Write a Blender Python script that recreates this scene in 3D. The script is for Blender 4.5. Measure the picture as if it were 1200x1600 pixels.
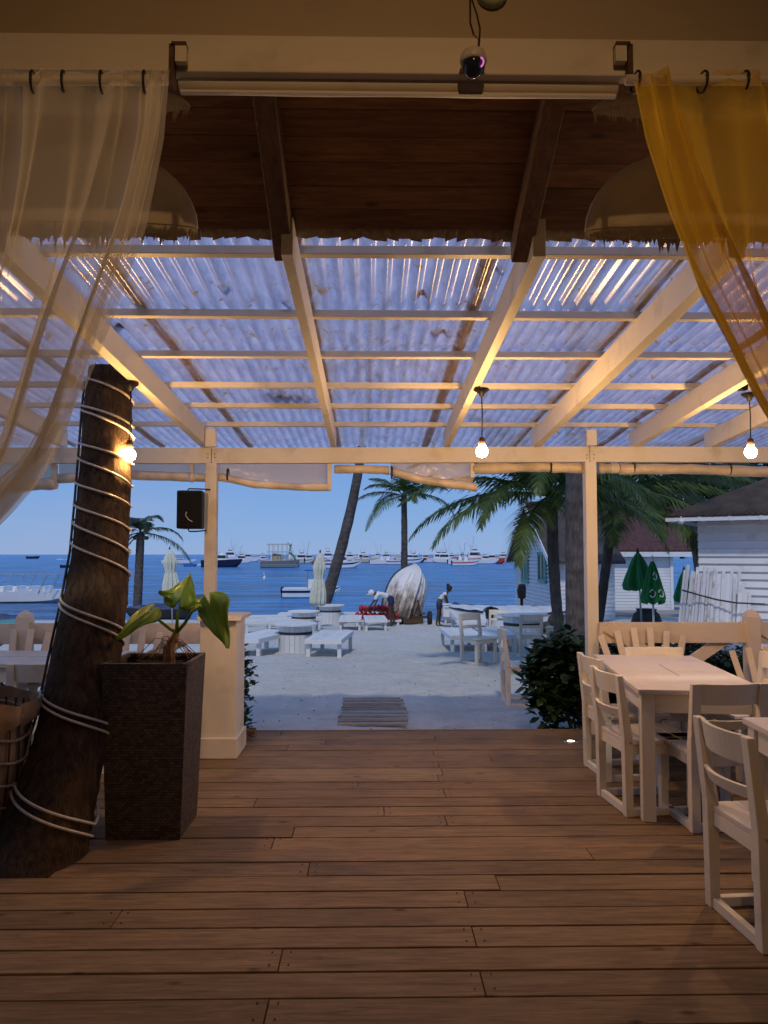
import bpy, bmesh, math, random
from mathutils import Vector, Matrix, noise
random.seed(7)
R = math.radians
for o in list(bpy.data.objects): bpy.data.objects.remove(o)
SC = bpy.context.scene
COL = SC.collection

# ------------------------------------------------------------ camera
F = 1200.0
PITCH = math.atan(66/F); YAW = math.atan(20/F)
cam_d = bpy.data.cameras.new('camera'); cam = bpy.data.objects.new('camera', cam_d); COL.objects.link(cam)
cam.location = (0, 0, 1.5); cam.rotation_euler = (R(90)+PITCH, 0, -YAW)
cam_d.sensor_width = 36; cam_d.lens = 27; cam_d.clip_end = 20000; cam_d.clip_start = 0.05
SC.camera = cam
ROT = cam.rotation_euler.to_matrix()

# ------------------------------------------------------------ sky and sun
SUN_EL, SUN_AZ = 51, 188       # light comes from behind the bar, slightly left
world = bpy.data.worlds.new('World'); SC.world = world; world.use_nodes = True
wn, wl = world.node_tree.nodes, world.node_tree.links
wn.clear()
sky = wn.new('ShaderNodeTexSky'); sky.sky_type = 'NISHITA'; sky.sun_disc = False
sky.sun_elevation = R(SUN_EL); sky.sun_rotation = R(SUN_AZ)
sky.air_density = 1.0; sky.dust_density = 0.0; sky.ozone_density = 4.0
tint = wn.new('ShaderNodeMixRGB'); tint.blend_type = 'MULTIPLY'; tint.inputs[0].default_value = 1
tint.inputs[2].default_value = (0.55, 0.62, 0.85, 1)
bg = wn.new('ShaderNodeBackground'); bg.inputs[1].default_value = 0.105
wo = wn.new('ShaderNodeOutputWorld')
even = wn.new('ShaderNodeMixRGB'); even.inputs[0].default_value = 0.72     # dusk: the dome is nearly even
even.inputs[2].default_value = (1.66, 3.30, 6.75, 1)
wl.new(sky.outputs[0], tint.inputs[1]); wl.new(tint.outputs[0], even.inputs[1]); wt = wn.new('ShaderNodeTexCoord'); wm = wn.new('ShaderNodeMapping'); wm.inputs['Scale'].default_value = (1, 1, 5)
wl.new(wt.outputs['Generated'], wm.inputs[0])
cn = wn.new('ShaderNodeTexNoise'); cn.inputs['Scale'].default_value = 2.6; cn.inputs['Detail'].default_value = 7; wl.new(wm.outputs[0], cn.inputs['Vector'])
cr_ = wn.new('ShaderNodeValToRGB'); cr_.color_ramp.elements[0].position = 0.50; cr_.color_ramp.elements[1].position = 0.78
cr_.color_ramp.elements[1].color = (0.45, 0.45, 0.45, 1); wl.new(cn.outputs[0], cr_.inputs[0])
cl_ = wn.new('ShaderNodeMixRGB'); cl_.inputs[2].default_value = (3.4, 3.9, 6.0, 1)     # thin dusk cloud
wl.new(cr_.outputs[0], cl_.inputs[0]); wl.new(even.outputs[0], cl_.inputs[1]); wl.new(cl_.outputs[0], bg.inputs[0]); wl.new(bg.outputs[0], wo.inputs[0])
sd = bpy.data.lights.new('sun', 'SUN'); sd.energy = 1.45; sd.angle = R(4); sd.color = (1.0, 0.90, 0.78)
so = bpy.data.objects.new('sun', sd); COL.objects.link(so)
sun_dir = Vector((math.sin(R(SUN_AZ))*math.cos(R(SUN_EL)), math.cos(R(SUN_AZ))*math.cos(R(SUN_EL)), math.sin(R(SUN_EL))))
so.rotation_euler = sun_dir.to_track_quat('Z', 'Y').to_euler(); so.location = (0, -5, 12)
SC.view_settings.view_transform = 'Standard'; SC.view_settings.look = 'None'
SC.view_settings.exposure = 0.0; SC.view_settings.gamma = 1; SC.view_settings.use_curve_mapping = False

BULB_COL = (1.0, 0.56, 0.20)
BULB_E = 820.0
ROOM_W = 88.0

# ------------------------------------------------------------ placing helpers
def at(px, py, Y):
    d = ROT @ Vector(((px-600)/F, -(py-800)/F, -1.0))
    t = Y/d.y
    return Vector((d.x*t, Y, 1.5+d.z*t))
def sstep(a, b, x):
    t = max(0, min(1, (x-a)/(b-a))); return t*t*(3-2*t)
SEA = -1.35
def terr(x, y):
    yy = max(0, y-7)
    zl = -0.15 - 0.045*yy
    zr = -0.15 - 0.020*yy
    s = sstep(0.245, 0.33, x/max(y, 1))
    z = zl*(1-s) + zr*s
    if y > 46: z -= (y-46)*0.08
    return z
def ground(px, py):
    d = ROT @ Vector(((px-600)/F, -(py-800)/F, -1.0))
    t = 6.5
    while t < 60:
        p = Vector((0, 0, 1.5)) + d*(t/d.y)
        if p.z <= terr(p.x, p.y): break
        t += 0.02
    return p
def onsea(px, py):
    d = ROT @ Vector(((px-600)/F, -(py-800)/F, -1.0))
    t = (SEA-1.5)/d.z
    return Vector((0, 0, 1.5)) + d*t

# ------------------------------------------------------------ materials
MATS = {}
def newmat(name):
    m = bpy.data.materials.new(name); m.use_nodes = True
    nt = m.node_tree; b = nt.nodes['Principled BSDF']
    MATS[name] = m
    return m, nt, b
def N(nt, t, **kw):
    n = nt.nodes.new(t)
    for k, v in kw.items(): setattr(n, k, v)
    return n
def ramp(nt, src, stops):
    r = N(nt, 'ShaderNodeValToRGB')
    el = r.color_ramp.elements
    while len(el) < len(stops): el.new(0.5)
    for e, (p, c) in zip(el, stops):
        e.position = p; e.color = (c[0], c[1], c[2], 1) if not isinstance(c, (int, float)) else (c, c, c, 1)
    nt.links.new(src, r.inputs[0]); return r.outputs[0]
def coords(nt, scale=(1,1,1), kind='Object'):
    tc = N(nt, 'ShaderNodeTexCoord'); mp = N(nt, 'ShaderNodeMapping')
    mp.inputs['Scale'].default_value = scale
    nt.links.new(tc.outputs[kind], mp.inputs[0]); return mp.outputs[0]
def nz(nt, vec, scale, detail=4, rough=0.55, dist=0):
    n = N(nt, 'ShaderNodeTexNoise'); n.inputs['Scale'].default_value = scale
    n.inputs['Detail'].default_value = detail; n.inputs['Roughness'].default_value = rough
    n.inputs['Distortion'].default_value = dist
    nt.links.new(vec, n.inputs['Vector']); return n.outputs[0]
def mix(nt, fac, a, b, mode='MIX'):
    m = N(nt, 'ShaderNodeMixRGB', blend_type=mode)
    for i, v in ((0, fac), (1, a), (2, b)):
        if hasattr(v, 'links'): nt.links.new(v, m.inputs[i])
        elif isinstance(v, (int, float)): m.inputs[i].default_value = v if i == 0 else (v, v, v, 1)
        else: m.inputs[i].default_value = (*v, 1)
    return m.outputs[0]
def bump(nt, b, h, strength=0.3, dist=0.01):
    bp = N(nt, 'ShaderNodeBump'); bp.inputs['Strength'].default_value = strength
    bp.inputs['Distance'].default_value = dist
    nt.links.new(h, bp.inputs['Height']); nt.links.new(bp.outputs[0], b.inputs['Normal']); return bp
def objrand(nt):
    return N(nt, 'ShaderNodeObjectInfo').outputs['Random']
def randcoords(nt, scale=(1,1,1), k=37.0):
    """object coordinates shifted by a per-object random, so that alike pieces differ"""
    tc = N(nt, 'ShaderNodeTexCoord'); mp = N(nt, 'ShaderNodeMapping'); mp.inputs['Scale'].default_value = scale
    mu = N(nt, 'ShaderNodeMath', operation='MULTIPLY'); mu.inputs[1].default_value = k
    nt.links.new(objrand(nt), mu.inputs[0])
    ad = N(nt, 'ShaderNodeVectorMath', operation='ADD')
    nt.links.new(tc.outputs['Object'], ad.inputs[0]); nt.links.new(mu.outputs[0], ad.inputs[1])
    nt.links.new(ad.outputs[0], mp.inputs[0]); return mp.outputs[0]

def wood_mat(name, c1, c2, stretch, rough=0.55, bstr=0.25, knots=False, var=0.35, spec=0.4):
    m, nt, b = newmat(name)
    v = randcoords(nt, stretch)
    g = nz(nt, v, 6, 6, 0.65, 0.6)
    col = ramp(nt, g, [(0.3, c1), (0.7, c2)])
    fine = nz(nt, v, 26, 3, 0.6)
    col = mix(nt, 0.35, col, ramp(nt, fine, [(0.3, 0.45), (0.7, 1.0)]), 'MULTIPLY')
    rv = ramp(nt, objrand(nt), [(0, 1-var), (1, 1.0+var*0.3)])
    col = mix(nt, 1.0, col, rv, 'MULTIPLY')
    if knots:
        v2 = randcoords(nt, (2.2, 5, 5), 91)
        vo = N(nt, 'ShaderNodeTexVoronoi'); vo.inputs['Scale'].default_value = 1.3
        nt.links.new(v2, vo.inputs['Vector'])
        k = ramp(nt, vo.outputs['Distance'], [(0.03, 0.25), (0.11, 1.0)])
        col = mix(nt, 0.9, col, k, 'MULTIPLY')
    big = nz(nt, coords(nt, (1, 1, 1)), 1.7, 3)
    col = mix(nt, 0.5, col, ramp(nt, big, [(0.35, 0.65), (0.65, 1.0)]), 'MULTIPLY')
    nt.links.new(col, b.inputs['Base Color'])
    b.inputs['Roughness'].default_value = rough
    b.inputs['Specular IOR Level'].default_value = spec
    bump(nt, b, fine, bstr, 0.004)
    return m
wood_mat('deck_wood', (0.165, 0.098, 0.048), (0.37, 0.245, 0.130), (0.7, 9, 9), 0.68, 0.5, True, 0.22, 0.2)
wood_mat('ceiling_wood', (0.16, 0.074, 0.036), (0.38, 0.19, 0.095), (0.8, 8, 8), 0.42, 0.15, True, 0.35)
wood_mat('rafter_wood', (0.11, 0.06, 0.032), (0.26, 0.15, 0.085), (9, 0.8, 9), 0.6, 0.3)
wood_mat('grey_wood', (0.26, 0.24, 0.22), (0.45, 0.42, 0.40), (1, 8, 8), 0.8, 0.4)

def paint_mat(name, c, stretch=(5, 5, 0.8), rough=0.5, wear=0.42, dirt=(0.42, 0.36, 0.27), bstr=0.12, obj_var=0.1):
    m, nt, b = newmat(name)
    v = randcoords(nt, stretch)
    g = nz(nt, v, 7, 5, 0.6, 0.3)
    big = nz(nt, randcoords(nt, (1, 1, 1), 11), 3.5, 5, 0.62)
    col = mix(nt, ramp(nt, g, [(0.35, 0.0), (0.75, 0.25)]), c, tuple(x*0.8 for x in c))
    msk = ramp(nt, big, [(0.55, 0.0), (0.70, wear)])
    col = mix(nt, msk, col, dirt)
    col = mix(nt, 1.0, col, ramp(nt, objrand(nt), [(0, 1-obj_var), (1, 1.0)]), 'MULTIPLY')
    nt.links.new(col, b.inputs['Base Color'])
    b.inputs['Roughness'].default_value = rough
    b.inputs['Specular IOR Level'].default_value = 0.35
    bump(nt, b, nz(nt, v, 18, 4), bstr, 0.006)
    return m
paint_mat('cream_paint', (0.76, 0.70, 0.58))
paint_mat('cream_paint_x', (0.76, 0.70, 0.58), (0.8, 5, 5))
paint_mat('cream_paint_y', (0.76, 0.70, 0.58), (5, 0.8, 5))
paint_mat('rail_paint', (0.74, 0.62, 0.47), (0.8, 5, 5))
paint_mat('table_paint', (0.72, 0.65, 0.56), (4, 1, 5), 0.4, 0.3, (0.45, 0.36, 0.28))
paint_mat('beach_white', (0.74, 0.76, 0.78), (1, 6, 6), 0.6, 0.45, (0.38, 0.36, 0.33), 0.3)
paint_mat('siding_white', (0.76, 0.80, 0.86), (0.8, 4, 7), 0.6, 0.4, (0.40, 0.39, 0.38), 0.3)
paint_mat('picket_white', (0.78, 0.80, 0.85), (8, 8, 0.7), 0.65, 0.7, (0.30, 0.27, 0.24), 0.5, 0.25)
paint_mat('beam_beige', (0.50, 0.41, 0.28), (0.8, 5, 5), 0.5, 0.2, (0.30, 0.24, 0.16))
paint_mat('concrete', (0.34, 0.34, 0.35), (1, 1, 1), 0.9, 0.6, (0.2, 0.2, 0.2), 0.4)

def simple(name, c, rough=0.5, metal=0.0, nscale=20, namp=0.2, bstr=0.0, spec=0.5, dist=0.005):
    m, nt, b = newmat(name)
    n = nz(nt, coords(nt), nscale, 4)
    col = mix(nt, ramp(nt, n, [(0.3, 0.0), (0.7, 1.0)]), tuple(x*(1-namp) for x in c), tuple(min(1, x*(1+namp)) for x in c))
    nt.links.new(col, b.inputs['Base Color'])
    b.inputs['Roughness'].default_value = rough; b.inputs['Metallic'].default_value = metal
    b.inputs['Specular IOR Level'].default_value = spec
    if bstr: bump(nt, b, n, bstr, dist)
    return m
simple('black_plastic', (0.012, 0.012, 0.013), 0.5, spec=0.2)
simple('grille_black', (0.012, 0.012, 0.012), 0.8, 0, 400, 0.6, 0.5, spec=0.1)
simple('dark_metal', (0.05, 0.04, 0.035), 0.45, 0.7)
simple('rust_metal', (0.10, 0.055, 0.03), 0.75, 0.2, 30, 0.5, 0.4)
simple('steel', (0.55, 0.55, 0.55), 0.3, 0.9)
simple('rope_white', (0.60, 0.54, 0.43), 0.4, 0, 60, 0.1)
simple('cable_black', (0.02, 0.018, 0.016), 0.6)
simple('cam_white', (0.62, 0.56, 0.48), 0.4)
simple('box_green', (0.33, 0.40, 0.27), 0.5)
simple('soil', (0.045, 0.03, 0.02), 0.95, 0, 60, 0.5, 0.8)
simple('root_brown', (0.20, 0.12, 0.06), 0.9, 0, 40, 0.5, 0.6)
simple('paper_brown', (0.30, 0.20, 0.12), 0.8, 0, 9, 0.25, 0.4)
simple('basket_rope', (0.30, 0.25, 0.19), 0.8, 0, 80, 0.4, 0.4)
simple('basket_wire', (0.05, 0.045, 0.04), 0.5, 0.5)
simple('roll_plastic', (0.66, 0.57, 0.45), 0.35, 0, 6, 0.25, 0.5)
simple('strap', (0.02, 0.02, 0.022), 0.7)
simple('hull_white', (0.84, 0.85, 0.86), 0.3, 0, 3, 0.06)
simple('hull_cream', (0.62, 0.56, 0.46), 0.35, 0, 3, 0.1)
simple('hull_navy', (0.012, 0.017, 0.05), 0.3)
simple('hull_black', (0.014, 0.015, 0.02), 0.5, 0, 8, 0.3)
simple('hull_red', (0.55, 0.06, 0.03), 0.35)
simple('hull_green', (0.05, 0.33, 0.12), 0.4)
simple('hull_teal', (0.10, 0.36, 0.38), 0.5)
simple('hull_blue', (0.05, 0.16, 0.45), 0.4)
simple('hull_grey', (0.16, 0.19, 0.21), 0.5)
simple('boat_glass', (0.02, 0.03, 0.05), 0.08)
simple('tan_canvas', (0.42, 0.34, 0.24), 0.8)
simple('tarp', (0.55, 0.60, 0.66), 0.5, 0, 5, 0.15, 0.5)
simple('tarp_blue', (0.03, 0.05, 0.14), 0.6, 0, 5, 0.3, 0.5)
simple('canvas_cream', (0.60, 0.62, 0.53), 0.85, 0, 12, 0.12, 0.3)
simple('canvas_green', (0.008, 0.20, 0.055), 0.7, 0, 12, 0.2, 0.3)
simple('skin_dark', (0.085, 0.042, 0.025), 0.5, 0, 10, 0.1)
simple('cloth_white', (0.72, 0.74, 0.78), 0.85, 0, 14, 0.08, 0.3)
simple('cloth_navy', (0.018, 0.025, 0.085), 0.85, 0, 14, 0.2, 0.3)
simple('hair_black', (0.012, 0.010, 0.010), 0.7)
simple('red_vest', (0.42, 0.018, 0.022), 0.75, 0, 14, 0.3, 0.5)
simple('window_green', (0.10, 0.32, 0.27), 0.5)
simple('window_dark', (0.10, 0.10, 0.09), 0.15)
simple('curtain_cloth', (0.50, 0.42, 0.30), 0.8)
simple('roof_brown', (0.060, 0.045, 0.042), 0.8, 0, 5, 0.35, 0.4)
simple('roof_red', (0.085, 0.032, 0.032), 0.8, 0, 6, 0.4, 0.4)
simple('dry_leaf', (0.16, 0.10, 0.05), 0.8, 0, 12, 0.4, 0.4)
simple('shade_paper', (0.50, 0.44, 0.33), 0.8, 0, 8, 0.15, 0.3)
simple('straw', (0.44, 0.36, 0.24), 0.85, 0, 40, 0.3, 0.3)
simple('tyre', (0.02, 0.02, 0.02), 0.8)
simple('coconut', (0.09, 0.10, 0.03), 0.6)
simple('cooler_white', (0.75, 0.77, 0.80), 0.4, 0, 5, 0.04)
simple('stone_dark', (0.05, 0.05, 0.045), 0.9, 0, 8, 0.4, 0.6)
simple('white_plastic', (0.72, 0.74, 0.76), 0.35, 0, 5, 0.05)

def foliage(name, c1, c2, trans=0.35, rough=0.45):
    m, nt, b = newmat(name)
    n = nz(nt, coords(nt), 3.5, 4)
    col = ramp(nt, n, [(0.3, c1), (0.7, c2)])
    geo = N(nt, 'ShaderNodeNewGeometry')
    col = mix(nt, 1.0, col, ramp(nt, geo.outputs['Random Per Island'], [(0, 0.55), (1, 1.25)]), 'MULTIPLY')
    nt.links.new(col, b.inputs['Base Color']); b.inputs['Roughness'].default_value = rough
    tr = N(nt, 'ShaderNodeBsdfTranslucent'); nt.links.new(col, tr.inputs[0])
    ms = N(nt, 'ShaderNodeMixShader'); ms.inputs[0].default_value = trans
    out = nt.nodes['Material Output']
    nt.links.new(b.outputs[0], ms.inputs[1]); nt.links.new(tr.outputs[0], ms.inputs[2]); nt.links.new(ms.outputs[0], out.inputs[0])
    return m
foliage('palm_leaf', (0.055, 0.105, 0.022), (0.13, 0.19, 0.045))
foliage('palm_leaf_dark', (0.022, 0.040, 0.018), (0.045, 0.075, 0.028))
foliage('bush_leaf', (0.014, 0.040, 0.010), (0.040, 0.080, 0.020), 0.2, 0.35)
foliage('tree_leaf', (0.018, 0.032, 0.014), (0.035, 0.055, 0.022))
foliage('big_leaf', (0.16, 0.29, 0.02), (0.30, 0.44, 0.04), 0.45, 0.42)

def bark(name, c1, c2, ring=0.0, bstr=0.8):
    m, nt, b = newmat(name)
    v = coords(nt, (6, 6, 1.3))
    n = nz(nt, v, 6, 8, 0.72, 0.5)
    col = ramp(nt, n, [(0.32, c1), (0.72, c2)])
    big = nz(nt, coords(nt), 4, 3)
    col = mix(nt, 0.7, col, ramp(nt, big, [(0.35, 0.5), (0.65, 1.1)]), 'MULTIPLY')
    nt.links.new(col, b.inputs['Base Color']); b.inputs['Roughness'].default_value = 0.85
    b.inputs['Specular IOR Level'].default_value = 0.2
    h = n
    if ring:
        w = N(nt, 'ShaderNodeTexWave', bands_direction='Z'); w.inputs['Scale'].default_value = ring
        w.inputs['Distortion'].default_value = 7; w.inputs['Detail'].default_value = 3
        nt.links.new(coords(nt), w.inputs['Vector'])
        h = mix(nt, 0.5, n, w.outputs[0])
    bump(nt, b, h, bstr, 0.03)
    return m
bark('palm_bark_brown', (0.030, 0.018, 0.010), (0.17, 0.105, 0.055), 0, 1.0)
bark('palm_bark_grey', (0.05, 0.045, 0.046), (0.15, 0.135, 0.13), 1.5, 0.6)

# woven planter
m, nt, b = newmat('wicker')
v = coords(nt)
sep = N(nt, 'ShaderNodeSeparateXYZ'); nt.links.new(v, sep.inputs[0])
ad = N(nt, 'ShaderNodeMath', operation='ADD'); nt.links.new(sep.outputs[0], ad.inputs[0]); nt.links.new(sep.outputs[1], ad.inputs[1])
cmb = N(nt, 'ShaderNodeCombineXYZ'); nt.links.new(ad.outputs[0], cmb.inputs[0]); nt.links.new(sep.outputs[2], cmb.inputs[1])
br = N(nt, 'ShaderNodeTexBrick'); br.inputs['Scale'].default_value = 38
br.inputs['Mortar Size'].default_value = 0.06; br.inputs['Brick Width'].default_value = 0.9; br.inputs['Row Height'].default_value = 0.55
br.inputs['Mortar Smooth'].default_value = 0.8
br.inputs['Color1'].default_value = (0.060, 0.043, 0.033, 1); br.inputs['Color2'].default_value = (0.130, 0.096, 0.072, 1); br.inputs['Mortar'].default_value = (0.010, 0.007, 0.006, 1)
nt.links.new(cmb.outputs[0], br.inputs['Vector'])
nt.links.new(br.outputs['Color'], b.inputs['Base Color']); b.inputs['Roughness'].default_value = 0.65; b.inputs['Specular IOR Level'].default_value = 0.25
inv = N(nt, 'ShaderNodeMath', operation='SUBTRACT'); inv.inputs[0].default_value = 1; nt.links.new(br.outputs['Fac'], inv.inputs[1])
bump(nt, b, inv.outputs[0], 0.9, 0.006)

# corrugated translucent sheet
m, nt, b = newmat('polycarbonate')
v = coords(nt)
n1 = nz(nt, randcoords(nt, (6, 1.2, 1)), 3, 6, 0.68)
sep = N(nt, 'ShaderNodeSeparateXYZ'); nt.links.new(v, sep.inputs[0])
# grime collects along the laps at the sheet's two edges
pp = N(nt, 'ShaderNodeMath', operation='PINGPONG'); pp.inputs[1].default_value = 0.46
nt.links.new(sep.outputs[0], pp.inputs[0])
edge = ramp(nt, pp.outputs[0], [(0.03, 1.0), (0.12, 0.0)])
blot = ramp(nt, nz(nt, randcoords(nt, (8, 3, 1), 53), 2.2, 6, 0.7), [(0.40, 0.0), (0.52, 1.0)])
grime = mix(nt, 1.0, edge, blot, 'MULTIPLY')
spots = ramp(nt, nz(nt, randcoords(nt, (4, 4, 1), 71), 2.0, 5, 0.7), [(0.605, 0.0), (0.64, 0.95)])
grime = mix(nt, 1.0, grime, spots, 'ADD')
base = mix(nt, ramp(nt, n1, [(0.35, 0.0), (0.65, 1.0)]), (0.40, 0.39, 0.54), (0.72, 0.70, 0.82))
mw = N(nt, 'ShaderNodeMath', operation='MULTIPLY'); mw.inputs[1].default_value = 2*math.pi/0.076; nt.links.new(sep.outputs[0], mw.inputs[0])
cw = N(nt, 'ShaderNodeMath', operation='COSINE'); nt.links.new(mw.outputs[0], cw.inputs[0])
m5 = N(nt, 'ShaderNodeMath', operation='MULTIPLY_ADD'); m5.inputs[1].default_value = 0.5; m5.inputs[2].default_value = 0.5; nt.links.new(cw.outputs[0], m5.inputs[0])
base = mix(nt, 1.0, base, ramp(nt, m5.outputs[0], [(0.0, (0.70, 0.68, 0.68)), (0.5, (1, 1, 1))]), 'MULTIPLY')   # rib shading painted into the sheet colour: troughs darkened
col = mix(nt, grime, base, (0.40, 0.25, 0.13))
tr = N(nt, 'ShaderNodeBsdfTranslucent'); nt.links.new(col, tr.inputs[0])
tp = N(nt, 'ShaderNodeBsdfTransparent'); tp.inputs[0].default_value = (0.74, 0.68, 0.86, 1)
gl = N(nt, 'ShaderNodeBsdfGlossy'); gl.inputs['Roughness'].default_value = 0.26; gl.inputs[0].default_value = (0.9, 0.9, 0.9, 1)
df = N(nt, 'ShaderNodeBsdfDiffuse'); nt.links.new(col, df.inputs[0])
m1 = N(nt, 'ShaderNodeMixShader'); nt.links.new(mix(nt, grime, 0.28, 0.0), m1.inputs[0])
nt.links.new(tr.outputs[0], m1.inputs[1]); nt.links.new(tp.outputs[0], m1.inputs[2])
m0 = N(nt, 'ShaderNodeMixShader'); m0.inputs[0].default_value = 0.10
nt.links.new(m1.outputs[0], m0.inputs[1]); nt.links.new(df.outputs[0], m0.inputs[2])
fr0 = N(nt, 'ShaderNodeFresnel'); fr0.inputs[0].default_value = 1.35
fr = N(nt, 'ShaderNodeMath', operation='MULTIPLY'); fr.inputs[1].default_value = 0.08; nt.links.new(fr0.outputs[0], fr.inputs[0])
m2 = N(nt, 'ShaderNodeMixShader'); nt.links.new(fr.outputs[0], m2.inputs[0])
nt.links.new(m0.outputs[0], m2.inputs[1]); nt.links.new(gl.outputs[0], m2.inputs[2])
nt.links.new(m2.outputs[0], nt.nodes['Material Output'].inputs[0])

def sheer(name, c, op, weave=900):
    m, nt, b = newmat(name)
    lw = N(nt, 'ShaderNodeLayerWeight'); lw.inputs[0].default_value = 0.35
    tr = N(nt, 'ShaderNodeBsdfTranslucent'); tr.inputs[0].default_value = (*c, 1)
    df = N(nt, 'ShaderNodeBsdfDiffuse'); df.inputs[0].default_value = (*c, 1)
    tp = N(nt, 'ShaderNodeBsdfTransparent')
    a = N(nt, 'ShaderNodeMixShader'); a.inputs[0].default_value = 0.5
    nt.links.new(df.outputs[0], a.inputs[1]); nt.links.new(tr.outputs[0], a.inputs[2])
    # cloth seen edge-on through more threads is denser; UV y near 0 is the doubled hem
    uv = N(nt, 'ShaderNodeTexCoord'); sp = N(nt, 'ShaderNodeSeparateXYZ'); nt.links.new(uv.outputs['UV'], sp.inputs[0])
    hem = ramp(nt, sp.outputs[0], [(0.05, 0.22), (0.06, 0.0)])
    f = N(nt, 'ShaderNodeMath', operation='MULTIPLY_ADD'); nt.links.new(lw.outputs['Facing'], f.inputs[0])
    f.inputs[1].default_value = 0.5; f.inputs[2].default_value = op
    f2 = N(nt, 'ShaderNodeMath', operation='ADD', use_clamp=True); nt.links.new(f.outputs[0], f2.inputs[0]); nt.links.new(hem, f2.inputs[1])
    ms = N(nt, 'ShaderNodeMixShader'); nt.links.new(f2.outputs[0], ms.inputs[0])
    nt.links.new(tp.outputs[0], ms.inputs[1]); nt.links.new(a.outputs[0], ms.inputs[2])
    nt.links.new(ms.outputs[0], nt.nodes['Material Output'].inputs[0])
sheer('sheer_white', (0.80, 0.75, 0.62), 0.34)
sheer('sheer_yellow', (0.78, 0.52, 0.05), 0.42)

# clear blind plastic
m, nt, b = newmat('clear_plastic')
tp = N(nt, 'ShaderNodeBsdfTransparent'); tp.inputs[0].default_value = (0.93, 0.92, 0.90, 1)
b.inputs['Base Color'].default_value = (0.62, 0.56, 0.48, 1); b.inputs['Roughness'].default_value = 0.2
bump(nt, b, nz(nt, coords(nt), 6, 4), 0.6, 0.02)
ms = N(nt, 'ShaderNodeMixShader'); ms.inputs[0].default_value = 0.45
nt.links.new(tp.outputs[0], ms.inputs[1]); nt.links.new(b.outputs[0], ms.inputs[2]); nt.links.new(ms.outputs[0], nt.nodes['Material Output'].inputs[0])

def emit(name, c, s):
    m, nt, b = newmat(name)
    e = N(nt, 'ShaderNodeEmission'); e.inputs[0].default_value = (*c, 1); e.inputs[1].default_value = s
    nt.links.new(e.outputs[0], nt.nodes['Material Output'].inputs[0])
emit('bulb_glow', BULB_COL, BULB_E)
emit('deck_glow', (1.0, 0.75, 0.4), 9)
emit('led_pink', (1.0, 0.25, 0.7), 0.7)

# sand
m, nt, b = newmat('sand')
v = coords(nt)
n1 = nz(nt, v, 0.8, 5); n2 = nz(nt, v, 7, 6, 0.7); n3 = nz(nt, v, 90, 3, 0.7)
col = mix(nt, n1, (0.55, 0.545, 0.53), (0.72, 0.71, 0.69))
col = mix(nt, 0.5, col, ramp(nt, n2, [(0.3, 0.7), (0.6, 1.0)]), 'MULTIPLY')
vo = N(nt, 'ShaderNodeTexVoronoi'); vo.inputs['Scale'].default_value = 9; nt.links.new(v, vo.inputs['Vector'])
col = mix(nt, ramp(nt, vo.outputs['Distance'], [(0.05, 0.75), (0.09, 0.0)]), col, (0.12, 0.10, 0.08))
nt.links.new(col, b.inputs['Base Color']); b.inputs['Roughness'].default_value = 0.95; b.inputs['Specular IOR Level'].default_value = 0.1
hh = mix(nt, 0.25, n2, n3)
bump(nt, b, hh, 0.9, 0.08)

# sea
m, nt, b = newmat('sea')
v = coords(nt, (1, 1.6, 1))
n1 = nz(nt, v, 0.9, 6, 0.62, 0.4); n2 = nz(nt, v, 0.12, 4, 0.6); n3 = nz(nt, coords(nt, (0.25, 1, 1)), 0.02, 4, 0.6)
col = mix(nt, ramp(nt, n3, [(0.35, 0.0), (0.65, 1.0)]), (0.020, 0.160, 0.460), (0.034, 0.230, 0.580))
nt.links.new(col, b.inputs['Base Color']); b.inputs['Roughness'].default_value = 0.22
b.inputs['IOR'].default_value = 1.33; b.inputs['Specular IOR Level'].default_value = 0.5
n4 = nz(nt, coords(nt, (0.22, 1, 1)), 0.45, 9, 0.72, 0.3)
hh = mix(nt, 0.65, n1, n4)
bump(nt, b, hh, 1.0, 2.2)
col = mix(nt, ramp(nt, n4, [(0.43, 0.0), (0.58, 1.0)]), mix(nt, 1.0, col, 0.5, 'MULTIPLY'), mix(nt, 1.0, col, 1.7, 'MULTIPLY'))  # light and dark wave facets painted into the water colour
nt.links.new(col, b.inputs['Base Color'])

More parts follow.
